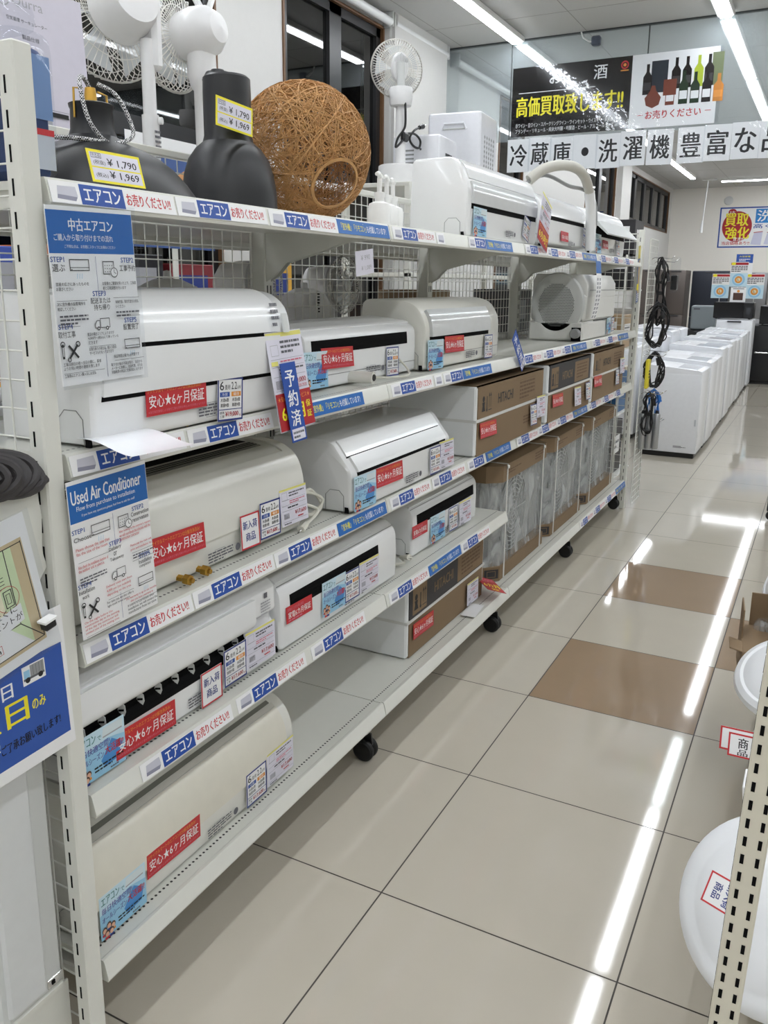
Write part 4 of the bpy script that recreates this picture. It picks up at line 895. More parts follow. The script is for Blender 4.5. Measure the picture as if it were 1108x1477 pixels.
def icon_tools(b, x, y, w, m=ink):
    b.line(x, y, x, y + w, .0045, m); b.line(x, y + .004, x, y + w - .004, .002, paper); b.ring(x, y + w, .005, .0016, m, 12)
    b.line(x + w * .5, y, x + w * 1.3, y + w * .9, .004, m); b.line(x + w * .5, y + w * .9, x + w * 1.3, y, .004, m); b.ring(x + w * 1.33, y + w * .95, .005, .0018, m, 12); b.ring(x + w * .47, y - .002, .004, .0015, m, 12)
t = thing('flow_notice', 'Japanese notice with a blue header, hanging under the top shelf', 'notice', (-0.258, -0.582, 1.505), face_x(0.02, -0.02))
b = flow_base()
b.text('中古エアコン', -0.050, 0.106, 0.048, 0.126, paper, .03); b.text('ご購入から取り付けまでの流れ', -0.082, 0.090, 0.046, 0.101, paper, .01); b.text('ご不明な点は、お気軽にスタッフにお尋ねください', -0.062, 0.0785, 0.050, 0.084, paper)
b.line(0.002, -0.005, 0.002, 0.066, .0006, deepblue); b.line(0.006, -0.139, 0.006, -0.088, .0006, deepblue)
for s, x, y in (('STEP1', -0.094, 0.056), ('STEP2', 0.060, 0.056), ('STEP3', -0.012, -0.000), ('STEP4', -0.092, -0.052), ('STEP5', 0.056, -0.048)): b.textl(s, x, y, 0.0085, blueink, .03)
b.textl('選ぶ', -0.092, 0.041, .012, ink); b.textl('工事予約', 0.055, 0.041, .011, ink, 0, .038); b.textl('配送または', -0.018, -0.0125, .010, ink, 0, .045); b.textl('持ち帰り', -0.012, -0.024, .010, ink, 0, .036); b.textl('取付工事', -0.094, -0.066, .011, ink, 0, .036); b.textl('設置完了', 0.052, -0.061, .011, ink, 0, .038)
icon_ac(b, -0.056, 0.042, .042); icon_cal(b, 0.016, 0.036, .026); icon_truck(b, -0.014, -0.058, .034); icon_tools(b, -0.088, -0.100, .024); icon_ac(b, 0.050, -0.094, .038)
for s, x0, y0, w in (('部屋の広さにあったものを', -0.090, 0.018, .070), ('お選びください', -0.090, 0.010, .035), ('お客様のご要望を伺った上で、工事業', 0.010, 0.018, .080), ('者と日程調整を行います', 0.010, 0.010, .055), ('次に室外機の設置場所を', -0.092, -0.014, .060), ('確認してください', -0.092, -0.022, .038), ('本体代金、取付代金をお支払', 0.036, -0.014, .056), ('いください', 0.036, -0.022, .022),
                     ('配送の場合エリアによりますが', -0.034, -0.066, .060), ('4,000円〜(税込)にて承っていた', -0.034, -0.073, .070), ('だきます', -0.034, -0.080, .020), ('お持ち帰りの場合は、軽トラ貸出', -0.034, -0.091, .062), ('サービスも行なっております', -0.034, -0.098, .055), ('工事日前日の夜〜当日の朝に、業者', -0.092, -0.112, .082), ('よりお伺い時間の連絡を致します', -0.092, -0.119, .078), ('工事費はエアコン購入日にお支払', -0.092, -0.131, .068), ('保証期間は最大6ヵ月間です', 0.020, -0.108, .062), ('取り付け後の不具合等は、当店から', 0.012, -0.122, .076), ('メーカーに依頼し、出張修理、または', 0.012, -0.1285, .076), ('同価格帯の商品と交換対応になります', 0.012, -0.135, .076)):
    b.text(s, x0, y0, x0 + w, y0 + .0058, ink, .015)
b.fine(-.09, -.03, -.046, -.028, 3, greyink, 3); b.fine(.034, .09, -.038, -.026, 2, greyink, 4)
for x0, x1, y in ((-0.094, -0.03, -.006), (.03, .092, -.004), (-.094, -.05, -.048), (.05, .092, -.036), (-.034, .026, -.084), (-.094, -.005, -.124), (.02, .092, -.112)): b.line(x0, y, x1, y, .0006, ink)
b.build('notice_sheet', t, smooth=0)
b = B(); b.box(-.098, .098, -.150, .150, .006, .0066, sleeve); b.build('clear_sleeve', t, smooth=0)
t = thing('flow_notice', 'English notice with a blue header, hanging below the Japanese one', 'notice', (-0.258, -0.580, 1.052), face_x(0.03, -0.02))
b = flow_base()
b.text('Used Air Conditioner', -0.088, 0.102, 0.080, 0.127, paper, .025); b.text('Flow from purchase to installation', -0.078, 0.087, 0.062, 0.098, paper, .005); b.text('If you have any questions,please feel free to ask the staff', -0.068, 0.077, 0.060, 0.083, paper)
b.line(0.002, 0.0, 0.002, 0.066, .0006, deepblue); b.line(0.002, -0.139, 0.002, -0.088, .0006, deepblue)
for s, x, y in (('STEP1', -0.094, 0.050), ('STEP2', 0.050, 0.056), ('STEP3', -0.014, 0.006), ('STEP4', -0.094, -0.050), ('STEP5', 0.056, -0.040)): b.textl(s, x, y, 0.0085, blueink, .03)
for s, x, y, w in (('Choose', -0.092, 0.036, .040), ('Construction', 0.046, 0.046, .046), ('reservation', 0.048, 0.035, .042), ('Delivery', -0.016, -0.004, .030), ('or', -0.006, -0.014, .008), ('Takeaway', -0.016, -0.024, .034), ('Installation', -0.094, -0.060, .036), ('work', -0.088, -0.070, .016), ('Installation', 0.054, -0.050, .034), ('completed', 0.054, -0.059, .030)): b.text(s, x, y, x + w, y + .008, ink, .005)
icon_ac(b, -0.052, 0.038, .044); icon_cal(b, 0.012, 0.034, .026); icon_truck(b, -0.016, -0.060, .034); icon_tools(b, -0.088, -0.104, .024); icon_ac(b, 0.046, -0.092, .040)
for s, x, y, w, m in (('Please choose the one that', -.092, .020, .078, redink), ('fits the size of the room', -.092, .012, .072, redink), ('After listening to the customer\'s requests,', .010, .024, .082, redink), ('we will coordinate the schedule with the', .010, .017, .080, redink), ('construction contractor', .010, .010, .050, redink), ('Please pay the main unit', .034, -.010, .056, redink), ('price and installation fee.', .034, -.018, .056, redink), ('Also check the installation location of', -.092, -.012, .070, redink), ('the outdoor unit in advance.', -.092, -.019, .060, redink), ('Delivery costs start from', -.034, -.068, .064, redink), ('4,000 yen (tax included)', -.034, -.076, .060, redink), ('depending on the area.', -.034, -.084, .060, redink), ('For take-out, we also offer a', -.036, -.098, .066, ink), ('light truck rental service', -.036, -.105, .056, ink),
                      ('On the night before the', -.092, -.116, .066, redink), ('construction day to the morning', -.092, -.1225, .082, redink), ('of the day the contractor will', -.092, -.129, .078, redink), ('contact you of the visiting time', -.092, -.1355, .080, redink), ('The warranty is up to six months', .008, -.108, .082, redink), ('after you have a warranty at', .020, -.115, .060, redink), ('If there is a problem after', .012, -.1225, .070, ink), ('installation, we will contact the', .012, -.129, .078, ink), ('manufacturer from our store', .012, -.1355, .074, ink)):
    b.text(s, x, y, x + w, y + .0056, m, .01)
b.fine(-.092, -.03, -.044, -.028, 3, greyink, 3); b.fine(.036, .09, -.034, -.024, 2, greyink, 4)
for x0, x1, y in ((-.092, .0, -.0), (.034, .09, -.021), (.034, .09, -.037), (-.034, .03, -.089), (-.092, -.01, -.139), (.02, .09, -.117)): b.line(x0, y, x1, y, .0006, ink)
b.build('notice_sheet', t, smooth=0)
t = thing('paper_sheet', 'loose white sheet sticking out over the second shelf edge', 'paper', (-0.222, -0.548, Z2 + 0.010), (0, 0.06, -0.12))
b = B(); n = 8; b.add([((i / n - .5) * 0.15, (j / n - .5) * 0.14, 0.012 * (i / n - .5) ** 2 + 0.006 * math.sin(i * .6)) for i in range(n + 1) for j in range(n + 1)], [(i * (n + 1) + j, (i + 1) * (n + 1) + j, (i + 1) * (n + 1) + j + 1, i * (n + 1) + j + 1) for i in range(n) for j in range(n)], M('sleeved sheet', (240, 242, 246), rough=.12)); b.build('sheet', t, smooth=80)
t = thing('hanging_price_tag', 'small pale price tag hanging from a clip under the top shelf', 'price tag', (-0.275, 0.395, 1.585), face_x(0.12, 0.0))
b = B(); b.card(0.10, 0.065, lilac); b.text('¥ 990', -.02, .006, .03, .02, paleink); b.text('¥ 1,089', -.02, -.022, .036, -.008, paleink); b.build('tag_sheet', t, smooth=0)
b = B(); b.poly([(-.012, .03), (.012, .03), (.004, .075), (-.004, .075)], sleeve); b.line(-.005, .07, .0, .10, .002, steel); b.build('clip', t, smooth=0)
# fittings and cords by the air conditioners
for lab, x, y, z in (('brass pipe end on the third shelf, the one nearer the English notice', -0.315, -0.33, Z3), ('brass pipe end on the third shelf, the one nearer the new arrival card', -0.32, -0.265, Z3), ('brass pipe end poking out under the big air conditioner', -0.30, -0.335, Z2)):
    t = thing('brass_fitting', lab, 'pipe fitting', (x, y, z + 0.012)); b = B(); T = Matrix.Rotation(PI / 2, 4, 'Y')
    b.lathe([(0, 0.022), (0.006, 0.022), (0.007, 0.016), (0.012, 0.014), (0.012, 0.0), (0.008, -0.004), (0.008, -0.03), (0, -0.03)], brass, 6, T); b.build('flare_nut', t)
def cord(name, label, loc, pts, r, m, plug=True, cat='cord'):
    t = thing(name, label, cat, loc); b = B(); b.tube(smooth_path(pts, 5), r, m, 7); b.build('cable', t)
    if plug:
        e = Vector(pts[-1]); d = (e - Vector(pts[-2])).normalized(); b = B(); b.tube([e - d * .002, e + d * 0.028], [0.009, 0.011], m, 8)
        n = d.orthogonal().normalized() * 0.005
        for q in (-1, 1): b.rod(e + d * 0.026 + n * q, e + d * 0.044 + n * q, 0.0018, chrome, 5)
        b.build('plug', t)
    return t
wc = M('white cord', (222, 220, 208), rough=.45)
cord('power_cord', 'coiled white cord beside the cream unit on the third shelf', (-0.34, 0.215, Z3), [(-.05, -.06, .01), (-.02, .03, .012), (.0, .06, .05), (-.03, .02, .075), (-.02, -.03, .05), (.0, .0, .02), (-.01, .07, .03), (-.03, .04, .08), (-.02, -.02, .06), (.01, .02, .03), (.02, -.06, .01)], 0.0045, wc)
cord('power_cord', 'white plug on the fourth shelf between two black-slotted air conditioners', (-0.345, 0.78, Z4), [(-.10, -.06, .01), (-.03, .0, .01), (.0, .03, .014), (-.03, .06, .02), (.0, .04, .03)], 0.005, wc)
cord('power_cord', 'thin white cord lying in front of the low black-slotted air conditioner', (-0.33, 0.72, Z2), [(-.06, -.10, .006), (.0, -.03, .004), (.01, .05, .004), (-.02, .10, .02), (-.04, .08, .05)], 0.0035, wc, False)
t = thing('pipe_stub', 'cream-wrapped pipe end on the second shelf under the low air conditioner', 'pipe', (-0.33, 0.505, Z2 + 0.021)); b = B(); b.tube([(-.12, -.05, 0), (-.04, -.01, 0), (.025, .0, 0)], 0.018, cream, 14); b.tube([(.022, 0, 0), (.028, .0, 0)], 0.010, black, 10); b.build('pipe', t)
# ---------------------------------------------------------------- things standing on the top shelf
matblack = M('matt black lampshade', (30, 31, 33), rough=0.42, var=0.05, bump=0.03, bscale=400)
braid_w = M('braid white', (214, 214, 214), rough=.7)
def M_braid():
    m = M('black and white braid', (210, 210, 210), rough=.7); nt = m.node_tree; b_ = nt.nodes['Principled BSDF']
    tc = nt.nodes.new('ShaderNodeTexCoord'); ch = nt.nodes.new('ShaderNodeTexChecker'); ch.inputs['Scale'].default_value = 330
    ch.inputs[1].default_value = (0.75, 0.75, 0.75, 1); ch.inputs[2].default_value = (0.01, 0.01, 0.01, 1)
    nt.links.new(tc.outputs['Object'], ch.inputs['Vector']); nt.links.new(ch.outputs['Color'], b_.inputs['Base Color']); return m
braid = M_braid()
t = thing('pendant_lamp', 'wide flared matt black lampshade with a black-and-white braided cord', 'pendant lamp', (-0.50, -0.335, ZTp))
LZ = -0.050
b = B(); b.lathe([(0.037, 0.178), (0.040, 0.182), (0.044, 0.180), (0.043, 0.174), (0.041, 0.170), (0.043, 0.132), (0.047, 0.120), (0.070, 0.106), (0.100, 0.094), (0.130, 0.079), (0.158, 0.058), (0.182, 0.032), (0.198, 0.010), (0.204, 0.0), (0.199, 0.0), (0.178, 0.03), (0.15, 0.055), (0.10, 0.088), (0.038, 0.112), (0.036, 0.178)], matblack, 56); b.build('shade', t)
b = B(); b.lathe([(0.0, 0.262), (0.010, 0.262), (0.012, 0.25), (0.013, 0.20), (0.0, 0.20)], brass, 16, Matrix.Translation((0, 0, LZ)))
for q in (-1, 1): b.tube([(0, q * 0.045, 0.20 + LZ), (0, q * 0.043, 0.255 + LZ), (0, q * 0.02, 0.258 + LZ)], 0.0022, brass, 6)
b.build('neck_fitting', t)
b = B(); b.tube(smooth_path([(0, 0, 0.26), (0.01, -0.025, 0.275), (0.03, -0.055, 0.262), (0.05, -0.062, 0.20), (0.06, -0.045, 0.165), (0.07, -0.02, 0.150), (0.075, 0.03, 0.168), (0.06, 0.045, 0.20), (0.04, 0.03, 0.25), (0.02, 0.0, 0.268)], 8), 0.0042, braid, 8, T=Matrix.Translation((0, 0, LZ))); b.tube(smooth_path([(0.07, -0.02, 0.150), (0.05, -0.08, 0.152), (0.0, -0.14, 0.150), (-.05, -.17, .14)], 8), 0.0042, braid, 8, T=Matrix.Translation((0, 0, LZ))); b.build('braided_cord', t)
t = thing('shelf_price_card', 'yellow-edged ¥1,969 price card on the wide flared black lampshade', 'price card', (-0.300, -0.478, 1.726), face_x(0.0, -0.25))
o = bpy.data.objects.new('card_sheet', card_mesh('Y')); COL.objects.link(o); o.parent = t; o.scale = (.85, .82, 1)
t = thing('pendant_lamp', 'bottle-shaped matt black lampshade next to the woven ball lamp', 'pendant lamp', (-0.50, 0.105, ZTp)); t_bottle = t
b = B(); b.lathe([(0.0, 0.322), (0.050, 0.322), (0.057, 0.316), (0.058, 0.28), (0.058, 0.185), (0.062, 0.170), (0.080, 0.155), (0.098, 0.13), (0.110, 0.095), (0.117, 0.05), (0.118, 0.0), (0.113, 0.0), (0.10, 0.09), (0.06, 0.15)], matblack, 48); b.build('shade', t)
b = B(); b.lathe([(0.0, 0.02), (0.03, 0.018), (0.04, 0.0)], matblack, 24, Matrix.Translation((-0.04, 0.02, 0.32))); b.build('cord_cover', t)
t = thing('shelf_price_card', 'yellow-edged ¥1,969 price card on the bottle-shaped black lampshade', 'price card', (-0.425, 0.035, 1.908), face_x(-0.05, 0.0))
o = bpy.data.objects.new('card_sheet', card_mesh('Y')); COL.objects.link(o); o.parent = t; o.scale = (0.92, .92, 1)
t2 = clone(t_bottle); t2.location = (-0.640, 0.268, ZTp); t2['label'] = 'black lampshade top half hidden behind the bottle-shaped one'; t2.scale = (.58, .58, 1.15)
# woven ball lamp
t = thing('woven_ball_lamp', 'large brown woven ball lampshade with a round opening', 'ball lamp', (-0.50, 0.442, ZTp))
rattan = M('brown rattan cord', (192, 146, 92), rough=.6, var=0.35, scale=60)
Rb = 0.190; cen = Vector((0, 0, Rb)); hd = Vector((0.62, -0.26, -0.42)).normalized(); hole_c = math.cos(0.36); rg = random.Random(5); b = B(); made = 0
while made < 300:
    ax = Vector((rg.gauss(0, 1), rg.gauss(0, 1), rg.gauss(0, 1))).normalized(); off = rg.uniform(-0.75, 0.75) if made % 3 else rg.uniform(-0.12, 0.12)
    u = ax.orthogonal().normalized(); w = ax.cross(u); rr = math.sqrt(1 - off * off); R_ = Rb * rg.uniform(0.975, 1.0); n = 30
    pts = [(ax * off + (u * math.cos(2 * PI * k / n) + w * math.sin(2 * PI * k / n)) * rr) for k in range(n)]
    pts = [(p if p.dot(hd) < hole_c else None) for p in pts]; run = []; k0 = next((k for k in range(n) if pts[k] is None), 0); segs = []
    for k in range(n + 1):
        p = pts[(k0 + k) % n]
        if p is None:
            if len(run) > 2: segs.append(run)
            run = []
        else: run.append(cen + p * R_)
    if len(run) > 2: segs.append(run)
    for r_ in segs: b.tube(r_, 0.00112, rattan, 3, cap=False)
    made += 1
u = hd.orthogonal().normalized(); w = hd.cross(u)
for q in range(3): b.tube([cen + (hd * math.cos(0.36 + q * .012) + (u * math.cos(2 * PI * k / 40) + w * math.sin(2 * PI * k / 40)) * math.sin(0.36 + q * .012)) * Rb * 0.995 for k in range(40)], 0.0022, rattan, 5, True)
b.build('woven_shell', t, smooth=60)
# pump bottles in a row
pb = M('bottle white', (240, 240, 238), rough=.35)
def pump(y, x, label, s=1.0):
    t = thing('pump_bottle', label, 'pump bottle', (x, y, ZTp), (0, 0, 0), 'white pump bottles on the top shelf')
    b = B(); b.lathe([(0, 0), (0.036, 0), (0.038, 0.004), (0.038, 0.078), (0.034, 0.092), (0.02, 0.098), (0.016, 0.10), (0.016, 0.112), (0, 0.112)], pb, 28); b.build('bottle', t)
    b = B(); b.lathe([(0, 0.112), (0.018, 0.112), (0.018, 0.128), (0.008, 0.130), (0.008, 0.175), (0, 0.175)], pb, 16); b.tube([(-0.002, 0.008, 0.178), (0.012, -0.03, 0.184), (0.016, -0.05, 0.180)], [0.009, 0.0075, 0.006], pb, 10); b.build('pump_head', t)
pump(0.90, -0.50, 'white pump bottle, first in its row from the woven ball lamp')
pump(0.99, -0.52, 'white pump bottle, second in its row from the woven ball lamp')
pump(1.075, -0.54, 'white pump bottle, third in its row from the woven ball lamp')
# film-wrapped bundle behind the corner post
t = thing('wrapped_bundle', 'film-wrapped dark blue bundle on the top shelf behind the corner post', 'wrapped bundle', (-0.435, -0.600, ZTp))
bb_ = M('blue fabric', (44, 62, 104), rough=.8, var=.25, scale=25); lb = M('label pale', (190, 196, 206), rough=.5)
b = B(); b.box(-0.14, 0.085, -0.045, 0.035, 0, 0.215, bb_, 0.03, seg=3); b.build('blue_contents', t)
b = B(); b.box(0.0865, 0.0868, -0.03, 0.03, 0.02, 0.075, lb); b.box(0.0868, 0.0871, -0.03, 0.03, 0.075, 0.085, redink); b.box(0.0868, 0.0871, -0.03, 0.03, 0.10, 0.20, M('label blue', (110, 140, 186), rough=.4)); b.build('label_band', t)
b = B(); b.box(-0.15, 0.095, -0.055, 0.045, 0, 0.24, sleeve, 0.035, seg=3); b.box(-0.02, 0.07, -0.03, 0.03, 0.235, 0.285, sleeve, 0.02, seg=2); b.build('film_wrap', t)

# ---------------------------------------------------------------- the other side of the rack: fans and appliances
fanw = M('fan white', (228, 228, 228), rough=.3); fcage = M('fan cage white', (226, 224, 218), rough=.35); blade_m = M('fan blade', (232, 236, 238), rough=.15, alpha=.75)
def cage(b, R_, dep, n, T, m, r=0.0016):
    for k in range(n):
        a = 2 * PI * k / n; c, s = math.cos(a), math.sin(a)
        for sg in (-1, 1):
            b.tube([(c * 0.035, s * 0.035, sg * dep), (c * R_ * .55, s * R_ * .55, sg * dep * .95), (c * R_ * .92, s * R_ * .92, sg * dep * .55), (c * R_, s * R_, 0)], r, m, 4, T=T, cap=False)
    for sg in (-1, 1):
        for q, zz in ((1.0, 0.0), (0.75, 0.82), (0.5, 0.96)): b.tube([(R_ * q * math.cos(2 * PI * k / 40), R_ * q * math.sin(2 * PI * k / 40), sg * dep * zz) for k in range(40)], r * (2.6 if q == 1 else 1.2), m, 5, True, T=T)
def fan_head(t, R_, dep, n, loc, rot, motor=0.09, r=.0016):
    T = Matrix.Translation(loc) @ Euler(rot).to_matrix().to_4x4()
    b = B(); cage(b, R_, dep, n, T, fcage, r); b.build('cage', t)
    b = B()
    for k in range(5):
        a0 = 2 * PI * k / 5; vs = []; m_ = 8
        for i in range(m_ + 1):
            q = i / m_; rr = 0.03 + (R_ * .9 - .03) * q; aw = 0.25 + 0.35 * q
            vs += [(rr * math.cos(a0 - aw * .5), rr * math.sin(a0 - aw * .5), -.012), (rr * math.cos(a0 + aw), rr * math.sin(a0 + aw), .018)]
        b.add(vs, [(2 * i, 2 * i + 1, 2 * i + 3, 2 * i + 2) for i in range(m_)], blade_m, T)
    b.lathe([(0, .02), (.03, .02), (.032, -.02), (0, -.02)], fanw, 20, T); b.build('blades', t)
# rear-facing pedestal fan 1 (flat motor housing)
tz = ZTp
t = thing('pedestal_fan', 'white pedestal fan with a flat-backed motor, beside the grey specification sheet', 'fan', (-0.93, 0.285, tz))
d1 = (PI / 2 - .25, 0, -0.35)
AX1 = Vector((-.88, .20, -.22)).normalized(); E1 = AX1.to_track_quat('Z', 'Y').to_euler()
fan_head(t, 0.185, 0.055, 56, Vector((-0.03, -0.03, 0.60)) + AX1 * .12, E1, r=.0012)
b = B(); T = Matrix.Translation((-0.03, -0.02, 0.585)) @ E1.to_matrix().to_4x4(); b.lathe([(0, .06), (.085, .06), (.092, .05), (.088, -.01), (.07, -.05), (.0, -.06)], fanw, 36, T); b.build('motor_housing', t)
b = B(); b.box(-.03, .03, .02, .06, .42, .64, fanw, .012); b.build('tilt_arm', t)
b = B(); b.tube([(0, 0.02, 0.02), (0, 0.02, .30)], .024, fanw, 16); b.tube([(0, .02, .28), (0, .02, .50)], .019, fanw, 16); b.build('pole', t)
b = B(); b.tube([(.022, .03, .285), (.032, .034, .285)], .010, fanw, 12); b.build('height_knob', t)
b = B(); b.fine(-.012, .012, -.06, .06, 9, greyink, 3); b.build('caution_label', t, (0.0246, .02, .20), face_x(), smooth=0)
b = B(); b.lathe([(0, .02), (.11, .016), (.13, .004), (.13, 0)], fanw, 32); b.build('base', t)
t = thing('pedestal_fan', 'white pedestal fan with a round egg-shaped motor, behind the bottle-shaped lampshade', 'fan', (-1.03, 0.665, tz + .0))
AX2 = Vector((-.90, -.02, -.10)).normalized(); E2 = AX2.to_track_quat('Z', 'Y').to_euler()
fan_head(t, 0.170, 0.05, 48, Vector((0, -.02, .625)) + AX2 * .12, E2, r=.0018)
b = B(); T = Matrix.Translation((0.0, 0.0, 0.615)) @ E2.to_matrix().to_4x4(); b.lathe([(0, .10), (.06, .10), (.075, .06), (.080, .01), (.072, -.04), (.045, -.075), (.0, -.085)], fanw, 32, T); b.build('motor_housing', t)
b = B(); b.tube([(0, 0, .615), (-.01, .02, .69), (-.03, .01, .73)], .012, fanw, 10); b.tube([(.03, .0, .67), (.02, .04, .725), (-.01, .03, .74)], .010, fanw, 8); b.build('carry_handle', t)
b = B(); b.lathe([(0, .57), (.045, .565), (.047, .49), (.038, .455), (.028, .44), (.026, .0), (0, 0)], fanw, 28); b.build('neck', t)
b = B(); b.lathe([(0, .03), (.12, .025), (.14, .004), (.14, 0)], fanw, 32); b.build('base', t)
t = thing('specification_sheet', 'pale grey specification sheet standing beside the first pedestal fan', 'notice', (-0.845, -0.155, 1.985), face_x(0.0, -0.05))
pg = M('pale violet paper', (206, 202, 214), rough=.5); b = B(); b.card(0.40, 0.56, pg)
b.ring(-.105, .215, .022, .004, paleink); b.text('Qurra', -.075, .20, .04, .234, paleink); b.text('空気循環 サーキュレーター', -.10, .158, .05, .170, greyink, .015); b.text('製品仕様', -.05, .112, .015, .126, greyink, .01)
for k in range(7): b.fine(-.06, -.035, .078 - k * .021, .086 - k * .021, 1, greyink, k); b.fine(-.03, .04 if k % 3 else .06, .078 - k * .021, .086 - k * .021, 1, paleink, k + 9)
b.frame(-.05, -.135, .11, -.078, .001, greyink); b.rect(-.05, -.098, .1, -.084, ink); b.rect(-.05, -.1, .03, -.13, paleink)
b.rect(-.05, -.20, .13, -.172, ink); b.text('お問い合わせ窓口', -.04, -.195, .10, -.178, paper); b.text('ご購入日より1年間', -.04, -.22, .09, -.207, ink, .01); b.fine(-.04, .13, -.25, -.225, 2, greyink, 4)
o = b.build('sheet', t, smooth=0); o.scale = (.75, .75, 1)
t = thing('notice_stand', 'clear stand holding up the grey specification sheet', 'stand', (-0.875, -0.155, tz)); b = B(); b.box(-.03, .05, -.12, .12, 0, .004, greyp, .001); b.box(-.012, -.008, -.12, .12, 0, .55, greyp, .001); b.build('back_plate', t)
# appliances on the back shelves seen through the wire mesh
def dome_heater(label, y, x=-0.95, s=1.0):
    t = thing('dome_appliance', label, 'appliance', (x, y, Z2), (0, 0, 0), 'white appliances behind the wire mesh')
    b = B(); b.lathe([(0, .30 * s), (.04 * s, .298 * s), (.09 * s, .275 * s), (.12 * s, .22 * s), (.13 * s, .14 * s), (.13 * s, .02), (.12 * s, 0), (0, 0)], fanw, 32); b.build('body', t)
    b = B(); b.lathe([(0, .325 * s), (.012, .322 * s), (.014, .30 * s), (.008, .296 * s)], fanw, 16); b.build('top_knob', t)
    b = B()
    for k in range(7): b.box(.110 * s, .128 * s, .0, .004, .20 * s + .011 * k, .205 * s + .011 * k, darkslot, T=Matrix.Rotation(-.5 + .0 * k, 4, 'Z'))
    b.build('vent_slit', t)
def desk_fan(label, y, x, R_, rotz, z=Z2):
    t = thing('desk_fan', label, 'fan', (x, y, z), (0, 0, rotz), 'small fans behind the wire mesh')
    fan_head(t, R_, .045, 30, (0, 0, R_ + .16), (PI / 2, 0, 0), r=.0015)
    b = B(); T = Matrix.Translation((0, 0.05, R_ + .16)) @ Matrix.Rotation(-PI / 2, 4, 'X'); b.lathe([(.0, .14), (.04, .135), (.075, .11), (.085, .04), (.085, 0), (0, 0)], fanw, 28, T); b.build('motor_housing', t)
    b = B(); b.tube([(0, .06, .0), (0, .06, R_ + .13)], .02, fanw, 12); b.build('pole', t); b = B(); b.lathe([(0, .02), (.10, .016), (.12, .004), (.12, 0)], fanw, 28); b.build('base', t)
dome_heater('rounded white appliance behind the mesh, nearest the Japanese notice', 0.40, -0.98, 1.0)
desk_fan('small white fan behind the mesh, left of the rounded white appliance', 0.14, -0.98, .12, 2.2)
desk_fan('small white fan behind the mesh, left of the hanging price tag', 0.88, -0.95, .12, 1.9)
dome_heater('rounded white appliance behind the mesh, below the hanging price tag', 1.18, -0.98, .9)
desk_fan('small white fan behind the mesh, right of the hanging price tag', 1.52, -1.0, .12, 1.7)
t = thing('storage_case', 'large plain grey case on the back shelf behind the near wire end panel', 'case', (-0.95, -0.50, Z2)); b = B(); b.box(-.2, .14, -.13, .06, 0, .30, M('case grey', (176, 178, 180), rough=.5), .012); b.build('body', t); b = B(); b.box(-.2, .142, -.132, .062, .20, .206, midgrey); b.build('lid_seam', t)
for q, (lab, y, w_, h, c) in enumerate([('dark brown box behind the mesh of the second bay', 1.85, .18, .20, (70, 60, 52)), ('tan box behind the mesh of the third bay on the second shelf', 2.2, .30, .26, (150, 128, 100)), ('grey box behind the mesh of the third bay on the second shelf', 2.6, .26, .22, (120, 122, 124)), ('dark grey box behind the clothes dryer', 3.5, .36, .26, (84, 84, 88))]):
    t = thing('storage_box', lab, 'box', (-0.98, y, Z2)); b = B(); b.box(-.14, .12, -w_ / 2, w_ / 2, 0, h, M('box %d' % q, c, rough=.6), .004); b.build('box_body', t)
    b = B(); b.rect(-w_ * .35, -h * .2, w_ * .2, h * .25, paleink); b.build('box_label', t, (.1205, 0, h / 2), face_x(), smooth=0)
# low rack along the window wall, full of colourful boxes
t = thing('low_rack', 'low white rack along the window wall behind the long shelf rack', 'rack', (-2.35, 0.6, 0))
for y in (-2.2, -0.6, 1.0, 2.4): b = B(); b.box(-.22, -.18, y - .02, y + .02, 0, 1.75, steel, .003); b.build('upright', t)
for z in (.25, .80, 1.30): b = B(); b.box(-.2, .2, -2.2, 2.4, z - .03, z, steel, .003); b.build('shelf', t)
rg = random.Random(3); pal = [((222, 170, 60), 'yellow'), ((60, 84, 170), 'blue'), ((130, 40, 48), 'dark red'), ((70, 52, 110), 'purple'), ((196, 110, 60), 'orange'), ((60, 60, 66), 'charcoal'), ((110, 96, 76), 'tan'), ((44, 44, 50), 'black')]
y = -1.45; k = 0; adj = ['', 'wide ', 'tall ']
while y < 2.9:
    for z in (.80, 1.30):
        c, nm = pal[(k * 3 + int(z * 2)) % 8]; h = rg.uniform(.25, .40); wd = rg.uniform(.28, .36)
        o = thing('product_box', '%s product box, %s shelf of the wall rack, %s from its near end' % (nm, 'upper' if z > 1 else 'lower', (words + ['tenth', 'eleventh', 'twelfth', 'thirteenth', 'fourteenth'])[k]), 'box', (-2.34, y + .2, z + .002), (0, 0, 0), 'boxes on the wall rack')
        b = B(); b.box(-.15, .15, -wd / 2, wd / 2, 0, h, M('carton ' + nm, c, rough=.4), .004); b.build('box_body', o)
        b = B(); b.rect(-wd * .35, -h * .1, wd * .35, h * .32, paleink if k % 2 else deepblue); b.rect(-wd * .3, -h * .38, wd * .1, -h * .2, paleink); b.build('front_panel', o, (.1505, 0, h / 2), face_x(), smooth=0)
    y += .40; k += 1
t = thing('buying_banner', 'dark red buying banner on the wall rack behind the near wire panel', 'banner', (-2.12, -0.45, 1.36), face_x()); b = B(); b.card(1.0, .20, M('banner red', (120, 34, 44), rough=.5)); b.text('高価買取', -.42, -.07, .3, .07, paper, .03); b.build('banner_sheet', t, smooth=0)
t = thing('window_poster', 'blue and orange illustrated poster under the window behind the pedestal fans', 'poster', (-2.10, 1.72, 1.95), face_x()); b = B(); b.card(.62, .52, M('poster blue', (64, 92, 150), rough=.4)); b.poly([(-.25, -.2), (.0, -.1), (.2, .05), (.25, .2), (.05, .1), (-.2, .0)], M('poster orange', (214, 158, 104), rough=.4)); b.rect(-.31, .2, .31, .26, paper); b.build('poster_sheet', t, smooth=0)
